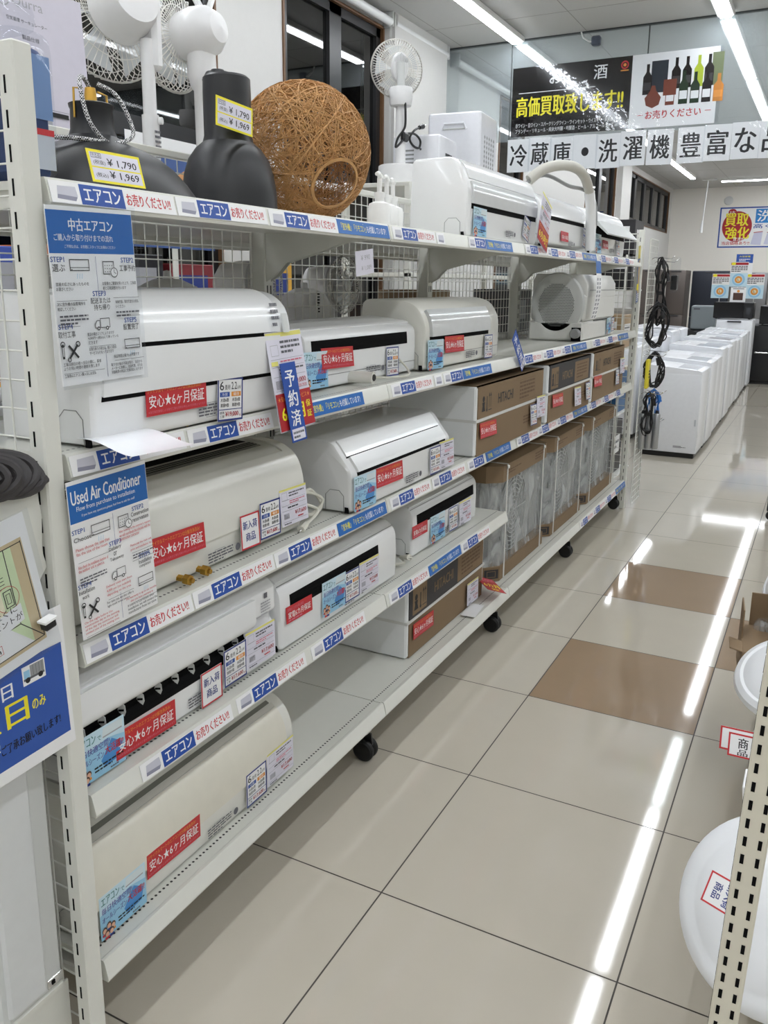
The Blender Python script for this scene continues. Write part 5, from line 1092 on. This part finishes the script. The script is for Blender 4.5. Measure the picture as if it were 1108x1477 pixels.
b = B(); b.box(-.02, .02, -.645, -.25, -.006, -.001, steel); b.build('support', t, smooth=0)
# tall rack by the windows carrying the third fan and the white coolers
t = thing('window_side_rack', 'tall white rack by the windows behind the top shelf goods', 'rack', (-1.92, 4.9, 0))
for y in (-1.38, 1.3):
    for x in (-.24, .24): b = B(); b.box(x - .02, x + .02, y - .02, y + .02, 0, 2.16, steel, .003); b.build('upright', t)
for z in (.4, 1.0, 1.6, 2.18): b = B(); b.box(-.26, .26, -1.4, 1.32, z - .03, z, steel, .004); b.build('shelf', t)
t = thing('pedestal_fan', 'white pedestal fan seen from behind, its black plug cord tied to the pole', 'fan', (-1.90, 3.815, 2.18))
AX3 = Vector((-.72, .69, .06)).normalized(); E3 = AX3.to_track_quat('Z', 'Y').to_euler()
fan_head(t, .185, .05, 64, Vector((0.0, 0.0, .775)) + AX3 * .07, E3, r=.0022)
b = B(); T = Matrix.Translation((0.0, 0.0, .775)) @ E3.to_matrix().to_4x4(); b.lathe([(0, .03), (.07, .03), (.078, .02), (.074, -.01), (.06, -.02), (0, -.022)], fanw, 28, T @ Matrix.Diagonal((.75, 1.25, 1, 1)))
for k in range(11): b.box(-.045 + k * .009, -.0435 + k * .009, .03, .085 - abs(k - 5) * .006, -.024, -.019, midgrey, T=T)
b.build('motor_housing', t)
b = B(); b.tube([(.02, -.02, .60), (.02, -.03, .80)], .027, greyp, 14); b.build('tilt_arm', t)
b = B(); b.lathe([(.0, .64), (.075, .64), (.078, .63), (.078, .55), (.07, .525), (.035, .52)], fanw, 28, Matrix.Translation((.02, -.02, 0))); b.build('neck_collar', t)
b = B(); b.tube([(.02, -.02, .10), (.02, -.02, .53)], [.036, .034], fanw, 16); b.build('pole', t)
b = B(); b.lathe([(0, .145), (.13, .145), (.142, .138), (.146, .02), (.14, 0), (0, 0)], fanw, 40); b.build('base', t)
b = B(); b.tube(smooth_path([(.07, -.06, .56), (.075, -.06, .48), (.07, -.05, .40), (.06, -.06, .36), (.06, -.14, .30), (.06, -.17, .24), (.065, -.10, .28), (.07, -.03, .34), (.07, .10, .36), (.07, .19, .33), (.07, .17, .28), (.07, .08, .28), (.07, .02, .32), (.075, .08, .38), (.08, .15, .41)]), .008, black, 7); b.box(.05, .085, -.09, -.01, .29, .35, black, .012); b.tube([(.08, .15, .41), (.085, .20, .425)], [.014, .018], black, 8); b.rod((.085, .2, .43), (.09, .235, .44), .004, chrome); b.build('plug_cord', t)
def cooler(label, loc, wx, wy, h, rot, nm):
    t = thing('air_cooler', label, 'air cooler', loc, (0, 0, rot)); cw = M('cooler white', (232, 233, 238), rough=.3)
    b = B(); b.box(-wx / 2, wx / 2, -wy / 2, wy / 2, 0, h, cw, .03, seg=3); b.build('body', t)
    b = B()
    if nm == 'lattice':
        for i in range(5):
            for j in range(11):
                z = .10 + j * .036; x = -wx * .28 + i * wx * .14
                b.add([(x, 0, z), (x + .018, 0, z + .018), (x, 0, z + .036), (x - .018, 0, z + .018)], [(0, 1, 2, 3)], midgrey)
        o = b.build('side_grille', t, (0, -wy / 2 - .001, 0), smooth=0); o.location = (wx / 2 + .001, 0, 0); o.rotation_euler = (0, 0, PI / 2)
        b = B(); b.box(-.10, .10, -.006, .006, 0, .012, greyp, .003); b.tube([(-.10, -.004, .0), (-.08, -.004, .045), (.08, -.004, .045), (.10, -.004, 0)], .008, cw, 8); b.build('carry_handle', t, (0, -wy / 2 - .001, h * .80))
    else:
        for i in range(6):
            for j in range(6): b.rect(-.075 + i * .026, -.075 + j * .026, -.055 + i * .026, -.055 + j * .026, darkslot)
        b.build('side_grille', t, (wx / 2 + .0006, 0, h * .5), face_x(), smooth=0)
        b = B()
        for j in range(7): b.rect(-.05, -.09 + j * .028, .05, -.078 + j * .028, midgrey)
        b.disc(.10, .09, .008, .008, greyink); b.build('front_louver', t, (-wx * .18, -wy / 2 - .0006, h * .5), FY, smooth=0)
cooler('small white air cooler with a dark square grille', (-1.90, 4.24, 2.18), .36, .40, .38, .10, 'grid')
cooler('tall white air cooler with a diamond lattice side, behind the top shelf', (-1.93, 5.02, 2.18), .44, .46, .66, .08, 'lattice')
# ---------------------------------------------------------------- end-cap display at the near corner
t = thing('room_sketch_notice', 'white notice with a room sketch on the near rack corner', 'notice', (-0.256, -0.928, 1.014), face_x(0.185, 0.0))
skg = M('sketch green', (214, 230, 186), rough=.5); sky = M('sketch cream', (244, 238, 208), rough=.5); skt = M('sketch tan', (208, 188, 150), rough=.5)
b = B(); b.card(.36, .245, paper); OX = .020
b.rect(-.17, -.105, .145 + OX, .085, skt); b.rect(-.17, -.098, .122 + OX, .078, sky); o_rect, o_line, o_text, o_poly, o_frame, o_ring = b.rect, b.line, b.text, b.poly, b.frame, b.ring
b.poly = lambda pts, m: o_poly([(x + OX, y) for x, y in pts], m); b.line = lambda x0, y0, x1, y1, w, m: o_line(x0 + OX, y0, x1 + OX, y1, w, m); b.text = lambda s_, x0, y0, x1, y1, m, q=0: o_text(s_, x0 + OX, y0, x1 + OX, y1, m, q)
b.poly([(.085, .078), (.122, .078), (.122, -.098), (.085, -.055)], skg); b.poly([(-.17, -.055), (.085, -.055), (.122, -.098), (-.17, -.098)], paper)
for p, q in (((.122, .08), (.122, -.098)), ((.088, .078), (.085, -.055)), ((.085, -.055), (.122, -.098)), ((-.17, -.055), (.085, -.055)), ((-.17, -.098), (.122, -.098)), ((-.17, .078), (.122, .078))): b.line(*p, *q, .0016, ink)
b.frame(.03 + OX, .01, .082 + OX, .045, .0015, ink)
for k in range(4): b.line(.036, .018 + k * .006, .076, .018 + k * .006, .0012, ink)
b.frame(.088 + OX, -.018, .104 + OX, .012, .0015, ink); b.frame(.092 + OX, -.012, .100 + OX, .006, .001, ink); b.ring(.094 + OX, -.003, .022, .0009, redink, 24); b.line(.082, -.02, .070, -.05, .0008, redink)
b.poly([(-.12, -.052), (.114, -.020), (.114, -.050), (-.12, -.09)], paper); b.text('窓の近くに', .03, -.030, .105, -.018, ink, .01); b.text('コンセントが', .03, -.046, .112, -.034, ink, .01); b.text('あること', .02, -.062, .060, -.050, ink, .01)
b.rect(.02 + OX, -.086, .062 + OX, -.070, paper); b.frame(.02 + OX, -.086, .062 + OX, -.070, .0008, redink); b.text('1m', .035, -.083, .058, -.073, ink, .01); b.text('参照', .06, .092, .078, .099, redink)
b.build('notice_sheet', t, smooth=0)
b = B(); b.box(-.185, .187, -.128, .128, .005, .0056, sleeve); b.build('clear_sleeve', t, smooth=0)
b = B(); b.box(.152, .176, -.084, -.066, .006, .022, black, .003); b.box(.150, .176, -.068, -.064, .006, .026, paper); b.build('clip', t)
t = thing('delivery_day_notice', 'blue delivery-day notice with a truck picture, below the room sketch notice', 'notice', (-0.262, -0.885, 0.828), face_x(0.04, 0.0))
b = B(); b.box(-.1825, .1825, -.1125, .15, -.0008, .0003, paper); b.rect(-.175, -.088, .174, .084, signblue)
b.text('配送日', -.02, .030, .070, .058, paper, .025); b.text('曜日', -.02, -.022, .095, .022, yellow, .04); b.text('のみ', .102, -.012, .130, .008, yellow, .03); b.text('!', .028, -.052, .033, -.036, paper, .03); b.text('ご了承お願い致します!', .034, -.062, .155, -.044, ink, .02)
b.rect(.090, .038, .136, .072, paper); b.rect(.106, .050, .134, .070, midgrey); b.rect(.093, .050, .105, .064, skyblue); b.rect(.092, .046, .134, .050, greyink)
for x in (.100, .126): b.disc(x, .046, .005, .005, ink, 12)
for x in (.112, .118, .124, .130): b.line(x, .051, x, .069, .0007, greyink)
b.build('notice_sheet', t, smooth=0)
t = thing('window_air_conditioner', 'tall narrow white window air conditioner standing under the blue delivery notice', 'window air conditioner', (-0.335, -0.80, 0.205))
b = B(); b.box(-.20, .02, -.055, .075, 0.0, .82, greyp, .008); b.build('body', t)
b = B(); b.box(.018, .030, -.052, .030, .02, .81, M('panel white grey', (214, 216, 216), rough=.4), .005); b.build('front_panel', t)
b = B(); b.box(.018, .022, .036, .072, .01, .03, chrome, .001); b.box(.0215, .0235, .045, .052, .016, .024, darkslot); b.build('base_bracket', t)
t = thing('end_display_shelf', 'white bracketed display shelf hooked on the near end of the rack', 'display shelf', (-0.32, -0.80, 0.0))
b = B(); b.box(-.40, .0, -.35, .08, .185, .203, steel, .004); b.build('shelf_board', t)
for x in (-.012, ):
    b = B(); b.prism([(-.35, .185), (.095, .185), (.095, .06), (.06, .02), (-.35, .14)], x - .002, x + .002, steel, 0, 'x'); b.build('bracket', t)
b = B(); b.prism([(-.35, 1.20), (.06, 1.20), (.095, 1.22), (.092, 1.19), (.085, 1.18), (.09, 1.14), (.085, 1.08), (.092, 1.05), (.075, 1.03), (.05, 1.08), (-.35, 1.16)], -.002, .002, steel, 0, 'x'); b.build('hook_bracket', t, (.03, 0, 0))
b = B(); b.box(-.40, .02, -.35, .06, 1.165, 1.182, steel, .003); b.build('upper_board', t)
t = thing('cord_coil', 'thick dark grey cable coil beside the near corner post', 'cable', (-0.315, -0.745, 1.184))
coil = M('charcoal rubber cable', (58, 55, 56), rough=.55); rg = random.Random(9); b = B(); pts = []
for k in range(7):
    r_ = .024 + .004 * (k % 3); yc = -.10 + k * .014
    for j in range(10):
        a = 2 * PI * j / 10; pts.append((.02 + .03 * math.cos(a + k * .15), yc + r_ * math.cos(a) * 1.6 + rg.uniform(-.003, .003) + .014 * j / 10, .040 + r_ * math.sin(a)))
b.tube(smooth_path(pts, 3), .0085, coil, 8); b.build('coil', t)
b = B(); b.tube(smooth_path([(.05, -.10, .01), (.06, -.09, .04), (.05, -.075, .075), (.02, -.07, .08), (.0, -.065, .07), (-.01, -.06, .04), (.0, -.05, .01)], 5), .0085, coil, 8); b.build('wrap_turn', t)

# ---------------------------------------------------------------- wire wing: cables and tubes on its hooks
def loops(n, ry, rz, seed, x0=0.0, drop=0.0, twist=.0):
    rg = random.Random(seed); pts = []
    for k in range(n):
        for j in range(9):
            a = 2 * PI * j / 9 + PI / 2; f = math.cos(a)
            pts.append((x0 + rg.uniform(-.02, .02) + .012 * k / n, ry * f * rg.uniform(.3, 1.05), -rz + rz * math.sin(a) * rg.uniform(.75, 1.05) - drop))
    return pts
def cable_bundle(label, y, z, n, ry, rz, m, seed, r=.0045, waist=False, grp='cable bundles on the wire wing'):
    t = thing('cable_bundle', label, 'cable', (-.172, 4.20 + y, z), (0, 0, -1.1), grp)
    pts = loops(n, ry, rz, seed)
    if waist: pts = [(p[0], p[1] * (0.25 + 0.75 * min(1, abs(p[2] + rz) / (rz * .55))), p[2]) for p in pts]
    b = B(); b.tube(smooth_path(pts, 3), r, m, 6); b.build('cable', t)
    if waist: b = B(); b.lathe([(.0, -.012), (.022, -.012), (.022, .012), (0, .012)], m, 10, Matrix.Translation((0, 0, -rz))); b.build('tie', t)
    b = B(); e = pts[-1]; b.tube([e, (e[0] + .01, e[1] + .01, e[2] - .05)], [.011, .013], m, 8); b.build('plug', t)
cable_bundle('long black cable bundle on the top hook of the wire wing', .14, 1.70, 6, .065, .22, black, 21, waist=True)
cable_bundle('tangled black cables below the long top bundle on the wire wing', .09, 1.42, 9, .085, .15, black, 22)
cable_bundle('big round coil of black cable at the middle of the wire wing', .12, 1.09, 9, .075, .125, black, 23)
cable_bundle('black cable bundle left of the blue cable on the wire wing', .04, .82, 5, .07, .15, black, 24, waist=True)
cable_bundle('bright blue cable tied in a figure of eight on the wire wing', .20, .82, 6, .08, .15, M('blue cable', (36, 110, 190), rough=.4), 25, waist=True)
cable_bundle('thin black cables hanging at the inner side of the top hook on the wire wing', .08, 1.72, 3, .03, .09, black, 26)
t = thing('adapter_block', 'black power adapter in a clear bag on the wire wing', 'adapter', (-.10, 4.43, 1.60)); b = B(); b.box(-.02, .02, -.035, .035, -.10, 0, black, .006); b.build('block', t); b = B(); b.box(-.025, .025, -.05, .06, -.12, .12, sleeve, .01); b.build('clear_bag', t)
t = thing('yellow_package', 'bright yellow packaged cord beside the round black coil', 'package', (-.20, 4.26, 1.04)); b = B(); b.box(-.012, .012, -.035, .035, -.20, 0, M('package yellow', (226, 210, 60), rough=.35), .006); b.build('pack', t); b = B(); b.fine(-.03, .03, -.03, .03, 3, ink, 4); b.build('pack_print', t, (.0125, 0, -.1), face_x(), smooth=0)
silv = M('brushed silver tube', (178, 180, 182), rough=.28, metal=.85)
for k, wd_ in enumerate(['nearest the corner post', 'in the middle of the row', 'last in the row']):
    t = thing('silver_tube', 'silver tube hanging low on the wire wing, %s' % wd_, 'tube', (-.205 + k * .042, 4.25 + k * .02, .69), (0, 0, 0), 'silver tubes on the wire wing')
    b = B(); b.lathe([(0, -.02), (.02, -.022), (.024, -.03), (.024, -.26), (.02, -.27), (0, -.27)], silv, 18); b.build('tube_body', t); b = B(); b.lathe([(0, 0), (.01, 0), (.014, -.022), (0, -.022)], black, 12); b.build('cap', t)
t = thing('adapter_block', 'pale grey adapter between the black and the blue cable', 'adapter', (-.16, 4.31, .80)); b = B(); b.box(-.012, .012, -.03, .03, -.16, -.03, greyp, .005); b.build('block', t); b = B(); b.tube([(0, 0, 0), (0, 0, -.03)], .006, black, 8); b.build('strain_relief', t)

# rack just past the end, stacked with small cartons
t = thing('end_rack', 'white wire rack beyond the far end of the long rack', 'rack', (-0.70, 4.80, 0))
for x in (-.25, .25):
    for y in (-.28, .28): b = B(); b.tube([(x, y, 0), (x, y, 1.74)], .007, wire, 8); b.build('upright', t)
for z in (.12, .60, 1.08, 1.50): b = B(); b.box(-.26, .26, -.29, .29, z - .012, z, wire, .003); b.build('shelf', t)
cols = {'black': (34, 32, 36), 'pink': (196, 130, 128), 'tan': (176, 150, 116), 'blue': (40, 92, 140), 'white': (214, 214, 212), 'cream': (196, 184, 160)}
for lab, nm, x, y, z, wx, wy, h in [('black carton with a white label on top of the end rack', 'black', -.60, 4.69, 1.74, .38, .30, .24), ('black carton under the topmost one on the end rack', 'black', -.60, 4.69, 1.50, .37, .30, .235), ('pink slim carton on the end rack, upper of the pair', 'pink', -.52, 4.90, 1.74, .16, .10, .16), ('pink slim carton on the end rack, lower of the pair', 'pink', -.52, 4.90, 1.50, .16, .10, .235), ('tan slim carton at the far side of the end rack top', 'tan', -.52, 5.02, 1.50, .16, .10, .30),
                                    ('tan open carton on the end rack shelf below the black ones', 'tan', -.64, 4.70, 1.08, .38, .34, .24), ('white flat carton on the end rack beside the tan open one', 'white', -.60, 4.97, 1.08, .28, .16, .28), ('blue flat carton on the end rack, level with the third shelf', 'blue', -.65, 4.70, .60, .38, .34, .30), ('cream carton on the end rack beside the blue one', 'cream', -.62, 4.97, .60, .28, .16, .32), ('black carton low on the end rack', 'black', -.66, 4.74, .12, .36, .38, .40)]:
    t = thing('small_carton', lab, 'carton', (x, y, z + .002)); b = B(); b.box(-wx / 2, wx / 2, -wy / 2, wy / 2, 0, h - .002, M('small carton ' + nm, cols[nm], rough=.45), .004); b.build('box_body', t)
    b = B(); b.rect(-wy * .3, -h * .12, wy * .3, h * .22, paper); b.fine(-wy * .25, wy * .25, -h * .05, h * .15, 2, greyink, 3); b.build('box_label', t, (wx / 2 + .0006, 0, h * .5), face_x(), smooth=0)
    b = B(); b.rect(-wx * .1, h * .1, wx * .4, h * .3, paper); b.rect(-wx * .4, h * .3, -wx * .1, h * .38, redink); b.build('end_print', t, (0, -wy / 2 - .0006, h * .5), FY, smooth=0)

# ---------------------------------------------------------------- washing machines and the appliances beyond
wm = M('washer white', (232, 234, 238), rough=.25); wm2 = M('washer panel grey', (190, 194, 200), rough=.3)
def washer(label, x1, y, w, d, h, lid, grp):
    """front towards the aisle at x1; w along x, d along y"""
    t = thing('washing_machine', label, 'washing machine', (x1, y, 0), (0, 0, 0), grp)
    b = B(); b.box(-w, 0, 0, d, .045, h - .035, wm, .018, seg=2); b.build('body', t)
    b = B(); b.box(-w + .02, -.02, .02, d - .02, 0, .05, black, .006); b.build('base', t)
    b = B(); b.prism([(-w, h - .04), (-.0, h - .04), (-.004, h - .015), (-.02, h - .006), (-w * .62, h + .022), (-w + .02, h + .032), (-w, h + .02)], .004, d - .004, wm, .008); b.build('top_cover', t)
    b = B(); b.box(-w * .60, -.05, .05, d - .05, 0, .012, lid, .005, T=Matrix.Translation((0, 0, h - .010)) @ Matrix.Rotation(.052, 4, 'Y')); b.build('lid', t)
    b = B(); b.box(-w * .98, -w * .70, .06, d - .06, 0, .006, wm2, .002, T=Matrix.Translation((0, 0, h + .008)) @ Matrix.Rotation(.027, 4, 'Y')); b.build('control_panel', t)
    b = B(); b.rect(-.20, -.008, -.13, .012, paleink); b.fine(-.13, -.06, -.006, .004, 1, greyink, 2); b.build('emblem', t, (-.0, -.0008, .10), FY, smooth=0)
    b = B(); b.box(-.035, -.02, -.002, .002, .30, .36, wm2, .001); b.build('side_grip', t)
    return t
hs = [.80, .83, .82, .88, .86, .89, .87, .89, .88, .89]
ordw = ['nearest', 'second', 'third', 'fourth', 'fifth', 'sixth', 'seventh', 'eighth', 'ninth', 'tenth']
for k, h in enumerate(hs):
    w = [.50, .52, .55, .56, .55, .57, .56, .57, .58, .58][k]; y = 6.20 + k * .60
    washer('white washing machine, %s in the row along the aisle' % ordw[k], -.075 - .010 * k + (.012 if k % 3 == 1 else 0), y, w, .53 - .02 * (k % 2), h, M('lid tint %d' % (k % 3), [(224, 228, 236), (214, 218, 226), (232, 232, 236)][k % 3], rough=.12), 'washing machines in a row along the aisle')
for k, h in enumerate([.94, .98, .96, 1.0, 1.0]):
    washer('white washing machine in the row behind, %s from the rack' % ordw[k].replace('nearest', 'first'), -.78, 6.95 + k * .66, .55, .56, h, M('lid tint 1', (214, 218, 226)), 'washing machines in the row behind')
def fridge(label, x0, x1, y, h, m, doors, handle=False, d=.62, grp=None):
    t = thing('refrigerator', label, 'refrigerator', ((x0 + x1) / 2, y, 0), (0, 0, 0), grp); w = x1 - x0
    b = B(); b.box(-w / 2, w / 2, .03, d, .03, h, m, .01); b.build('body', t)
    z = [.05] + doors + [h - .005]
    for a, c in zip(z, z[1:]):
        b = B(); b.box(-w / 2 + .004, w / 2 - .004, -.03, .03, a + .004, c - .004, m, .014, seg=2); dd = b.build('door', t)
        b = B(); b.box(-.10, .10, -.055, -.03, 0, .022, chrome if handle else M('fridge groove', (60, 60, 64), rough=.4), .006); b.build('handle', dd, (-w / 2 + .16 if handle else 0, 0, (a + c) / 2 if handle else c - .035))
    b = B(); b.box(-w / 2 + .02, w / 2 - .02, .0, d - .05, 0, .04, black); b.build('base', t)
navy = M('fridge dark steel', (52, 56, 66), rough=.3, metal=.4); brn = M('fridge brown steel', (110, 102, 98), rough=.3, metal=.5); slv = M('fridge silver', (150, 150, 152), rough=.28, metal=.6); mblk = M('fridge black', (20, 20, 22), rough=.35)
fridge('small retro black refrigerator with a silver handle, at the end of the aisle', -.20, .34, 13.02, .93, mblk, [], True)
fridge('tall dark steel refrigerator, left of the signs at the back', -1.74, -1.02, 17.0, 1.83, navy, [.55, .9])
fridge('tall brown-grey refrigerator, first to the left of the dark steel one', -2.18, -1.80, 16.6, 1.84, brn, [.6, .95])
fridge('tall brown-grey refrigerator by the window wall, left of its twin', -2.62, -2.22, 16.1, 1.84, brn, [.6, .95])
fridge('tall silver refrigerator behind the round-emblem signs', -.98, -.30, 17.0, 1.80, slv, [.55, .9]); fridge('tall silver refrigerator at the right behind the signs', -.26, .42, 17.0, 1.80, slv, [.55, 1.1])
fridge('small white refrigerator under the first black microwave', -.68, -.16, 12.35, 1.03, wm, [.40], False, .5)
fridge('low black refrigerator under the grey appliance', -1.34, -.74, 13.55, .80, mblk, [.4], False, .5)
def microwave(label, x0, x1, y, z, h, m):
    t = thing('microwave_oven', label, 'microwave oven', ((x0 + x1) / 2, y, z)); w = x1 - x0
    b = B(); b.box(-w / 2, w / 2, .02, .36, .012, h, m, .01); b.build('body', t)
    b = B(); b.box(-w / 2 + .004, w / 2 - .14, 0, .025, .018, h - .006, M('oven door black', (14, 14, 16), rough=.15), .004); b.build('door', t)
    b = B(); b.box(w / 2 - .136, w / 2 - .004, .004, .025, .018, h - .006, m, .004); b.box(w / 2 - .10, w / 2 - .045, .0, .005, h * .3, h * .7, M('oven display', (60, 62, 66), rough=.2)); b.build('control_panel', t)
    b = B()
    for x in (-w / 2 + .05, w / 2 - .05):
        for yy in (.06, .32): b.box(x - .015, x + .015, yy - .015, yy + .015, 0, .014, black)
    b.build('foot', t)
microwave('black microwave oven on the small white refrigerator', -.74, -.17, 12.36, 1.035, .255, mblk)
microwave('black microwave oven on the retro black refrigerator', -.12, .34, 13.03, .935, .30, mblk)
t = thing('grey_appliance', 'grey box-shaped appliance on the low black refrigerator', 'appliance', (-1.03, 13.56, .805)); b = B(); b.box(-.20, .20, 0, .36, 0, .40, M('appliance grey', (128, 136, 140), rough=.4), .02); b.build('body', t); b = B(); b.rect(-.16, .30, -.06, .33, greyink); b.build('emblem', t, (0, -.0008, 0.03), FY, smooth=0)
t = thing('trash_pot', 'round dark brown pot between the washers and the grey appliance', 'pot', (-1.42, 12.3, 0)); b = B(); b.lathe([(0, .86), (.10, .86), (.14, .80), (.15, .70), (.13, .0), (0, 0)], M('dark brown pot', (48, 38, 34), rough=.6), 20); b.build('pot_body', t)
for k, (x, z, lab) in enumerate([(-.905, 1.53, 'sign with a round blue emblem, left of the three'), (-.62, 1.73, 'sign with a round blue emblem, raised middle one of three'), (-.345, 1.53, 'sign with a round blue emblem, right of the three')]):
    t = thing('emblem_sign', lab, 'sign', (x, 14.5 + k * .002, z), FY, 'emblem signs before the refrigerators')
    b = B(); b.card(.29, .42, paper); b.rect(-.14, .16, .14, .20, darkred); b.disc(-.10, .18, .035, .026, yellow); b.fine(-.13, .13, .04, .15, 4, ink, 6); b.rect(-.145, -.21, .145, .02, paleblue); b.ring(0, -.09, .105, .03, skyblue, 28); b.ring(0, -.09, .06, .03, orange, 24); b.disc(0, -.09, .03, .03, M('emblem cream', (236, 220, 180))); b.text('L', -.012, -.11, .012, -.07, ink, .02); b.build('sign_sheet', t, smooth=0)
    b = B(); b.box(-.006, .006, -.21 - (z - .21), -.20, -.008, -.004, greyp); b.build('support', t, smooth=0)
t = thing('blue_sign', 'small blue sign standing above the three emblem signs', 'sign', (-.56, 14.6, 2.0), FY); b = B(); b.card(.27, .15, signblue); b.text('大型家電', -.09, .02, .09, .05, yellow, .02); b.fine(-.09, .09, -.05, .0, 2, paper, 3); b.build('sign_sheet', t, smooth=0); b = B(); b.box(-.006, .006, -1.98, -.07, -.012, -.006, greyp); b.box(-.02, .14, -.32, -.075, -.006, -.005, paper); b.build('support', t, smooth=0)
t = thing('small_sign', 'small white sign with a brown picture on top of the first black microwave', 'sign', (-.42, 12.5, 1.40), FY); b = B(); b.card(.22, .22, paper); b.rect(-.07, -.08, .07, .03, brownink); b.disc(0, .055, .02, .02, orange); b.rect(-.08, .085, .08, .095, greyink); b.build('sign_sheet', t, smooth=0)

# ---------------------------------------------------------------- near rack on the other side of the aisle
t = thing('slotted_rack', 'cream slotted rack frame beside the round lamp covers', 'rack', (0.819, -0.47, 0), (0, 0.033, 0))
ps = M('cream painted steel', (218, 213, 196), rough=.35, var=.02)
b = B(); b.box(-.020, .020, -.0225, .0225, 0.03, 1.18, ps, .002)
z = 1.15
while z > .08:
    for q in (-.010, .010): b.box(q - .0026, q + .0026, -.0231, -.0225, z - .015, z, darkslot)
    for q in (-.011, .011): b.box(-.0206, -.020, q - .0026, q + .0026, z - .015, z, darkslot)
    z -= .029
b.build('upright', t)
b = B(); b.box(-.012, .6, -.012, .012, .04, .07, ps, .003); b.box(-.02, .42, .3, 1.9, .215, .235, ps, .004); b.build('base_shelf', t)
b = B()
for k in range(10): b.box(.34, .344, .02, 1.9, .26 + k * .09, .264 + k * .09, wire)
for y in (.02, .6, 1.2, 1.88): b.box(.336, .346, y, y + .01, .03, 1.1, wire)
b.build('wire_shelf', t)
b = B()
for y in (.02, 1.9):
    b.box(-.012, .012, y - .012, y + .012, .0, .06, ps)
b.build('foot', t)
lampw = M('opal lamp cover', (236, 238, 240), rough=.28, var=.01)
def lamp_cover(label, loc, R_, nrm, dome=.28):
    t = thing('lamp_cover', label, 'ceiling lamp cover', loc, (0, 0, 0), 'round white ceiling lamp covers'); q = Vector(nrm).normalized().to_track_quat('Z', 'Y').to_euler(); t.rotation_euler = q
    b = B(); b.lathe([(0, R_ * dome), (R_ * .35, R_ * dome * .97), (R_ * .62, R_ * dome * .80), (R_ * .76, R_ * dome * .58), (R_ * .80, R_ * dome * .48), (R_ * .86, R_ * dome * .50), (R_ * .96, R_ * dome * .30), (R_, 0.0), (R_ * .97, -R_ * .10), (0, -R_ * .10)], lampw, 56); b.build('cover', t)
    return t
l1 = lamp_cover('large round white lamp cover behind the slotted rack post', (.885, -.20, .445), .170, (-.35, -.72, .60), .20)
t = thing('new_arrival_card', 'red-bordered new arrival card taped sideways on the large lamp cover', 'card', (.806, -.292, .522), Euler((0, 0, 0)))
q = Vector((-.35, -.72, .60)).normalized(); dn = Rm @ Vector((-0.25, -1, 0)); xax = dn - q * dn.dot(q); xax.normalize(); yax = q.cross(xax)
t.rotation_euler = Matrix((xax, yax, q)).transposed().to_euler()
o = bpy.data.objects.new('card_sheet', card_mesh('N')); COL.objects.link(o); o.parent = t; o.scale = (.72, .72, 1)
lamp_cover('round white lamp cover behind the pair of red-framed cards', (.90, .42, .49), .135, (-.75, -.4, .55), .35)
lamp_cover('shallow white lamp cover above the folded carton marked 36', (.875, 1.05, .345), .165, (-.2, -.45, .87), .30)
lamp_cover('small white dome over the folded carton marked 36', (.87, 1.34, .50), .085, (-.75, -.3, .5), .8)
lamp_cover('round white lamp cover farther along the slotted rack', (.86, 1.50, .52), .14, (-.65, -.35, .6), .35)
for k, (y, lab) in enumerate([(.09, 'front of the pair'), (.11, 'back of the pair')]):
    t = thing('new_arrival_card', 'red-bordered card sticking out over the aisle, %s' % lab, 'card', (.806 - .018 * k, y, .597), face_y(.08, -.3, -.15)); b = B(); b.card(.075, .048, paper); b.frame(-.0375, -.024, .0375, .024, .0035, redink)
    if k == 0: b.text('商', -.018, -.006, .002, .016, ink, .02); b.text('品', -.018, -.02, .002, -.008, ink, .02)
    b.build('card_sheet', t, smooth=0)
t = thing('folded_carton', 'open brown carton with the number 36 under the lamp covers', 'carton', (.745, 1.24, .237), (0, 0, .12))
b = B(); b.box(-.03, .20, -.10, .16, .0, .13, kraft, .004); b.build('box_body', t)
b = B(); b.box(-.10, -.025, -.09, .0, .112, .117, kraft, .001, T=Matrix.Rotation(.25, 4, 'Y')); b.box(-.03, -.025, .02, .15, .125, .23, kraft, .001); b.box(.0, .12, .155, .16, .125, .25, kraft, .001); b.build('flap', t)
b = B(); b.text('36', -.022, -.012, .022, .016, ink, .02); b.build('number_print', t, (.035, -.1008, .045), FY, smooth=0)
t = thing('clear_wrap', 'crumpled clear wrap standing on the folded carton', 'wrap', (.80, 1.42, .237)); b = B(); b.box(-.06, .04, -.07, .07, 0, .16, film, .03, seg=3); b.build('wrap', t)
t = thing('leaflet_stack', 'thin stack of leaflets behind the large lamp cover', 'leaflets', (.845, .22, .235)); b = B(); b.box(-.02, .02, -.004, .08, .0, .20, paper, .002, T=Matrix.Rotation(-.12, 4, 'Y')); b.build('leaflets', t); b = B(); b.rect(-.012, .15, .012, .165, M('gold print', (190, 170, 90))); b.build('print', t, (-.02, -.0055, .0), FY, smooth=0)
t = thing('display_stand', 'dark grey display stand on a small black caster, past the lamp covers', 'stand', (.66, 4.33, 0)); dg = M('dark grey metal', (72, 74, 78), rough=.35, metal=.5)
b = B(); b.box(-.03, .03, -.03, .03, .07, 1.30, dg, .004); b.build('pole', t); b = B(); b.box(-.03, .55, -.03, .5, 1.20, 1.23, dg, .004); b.box(-.03, .55, -.03, .03, .08, .11, dg, .004); b.build('frame', t)
b = B(); T = Matrix.Translation((0, 0, .035)) @ Matrix.Rotation(PI / 2, 4, 'X'); b.lathe([(0, -.015), (.03, -.015), (.035, 0), (.03, .015), (0, .015)], rubber, 20, T); b.box(-.02, .02, -.02, .02, .03, .07, black, .004); b.build('caster', t)
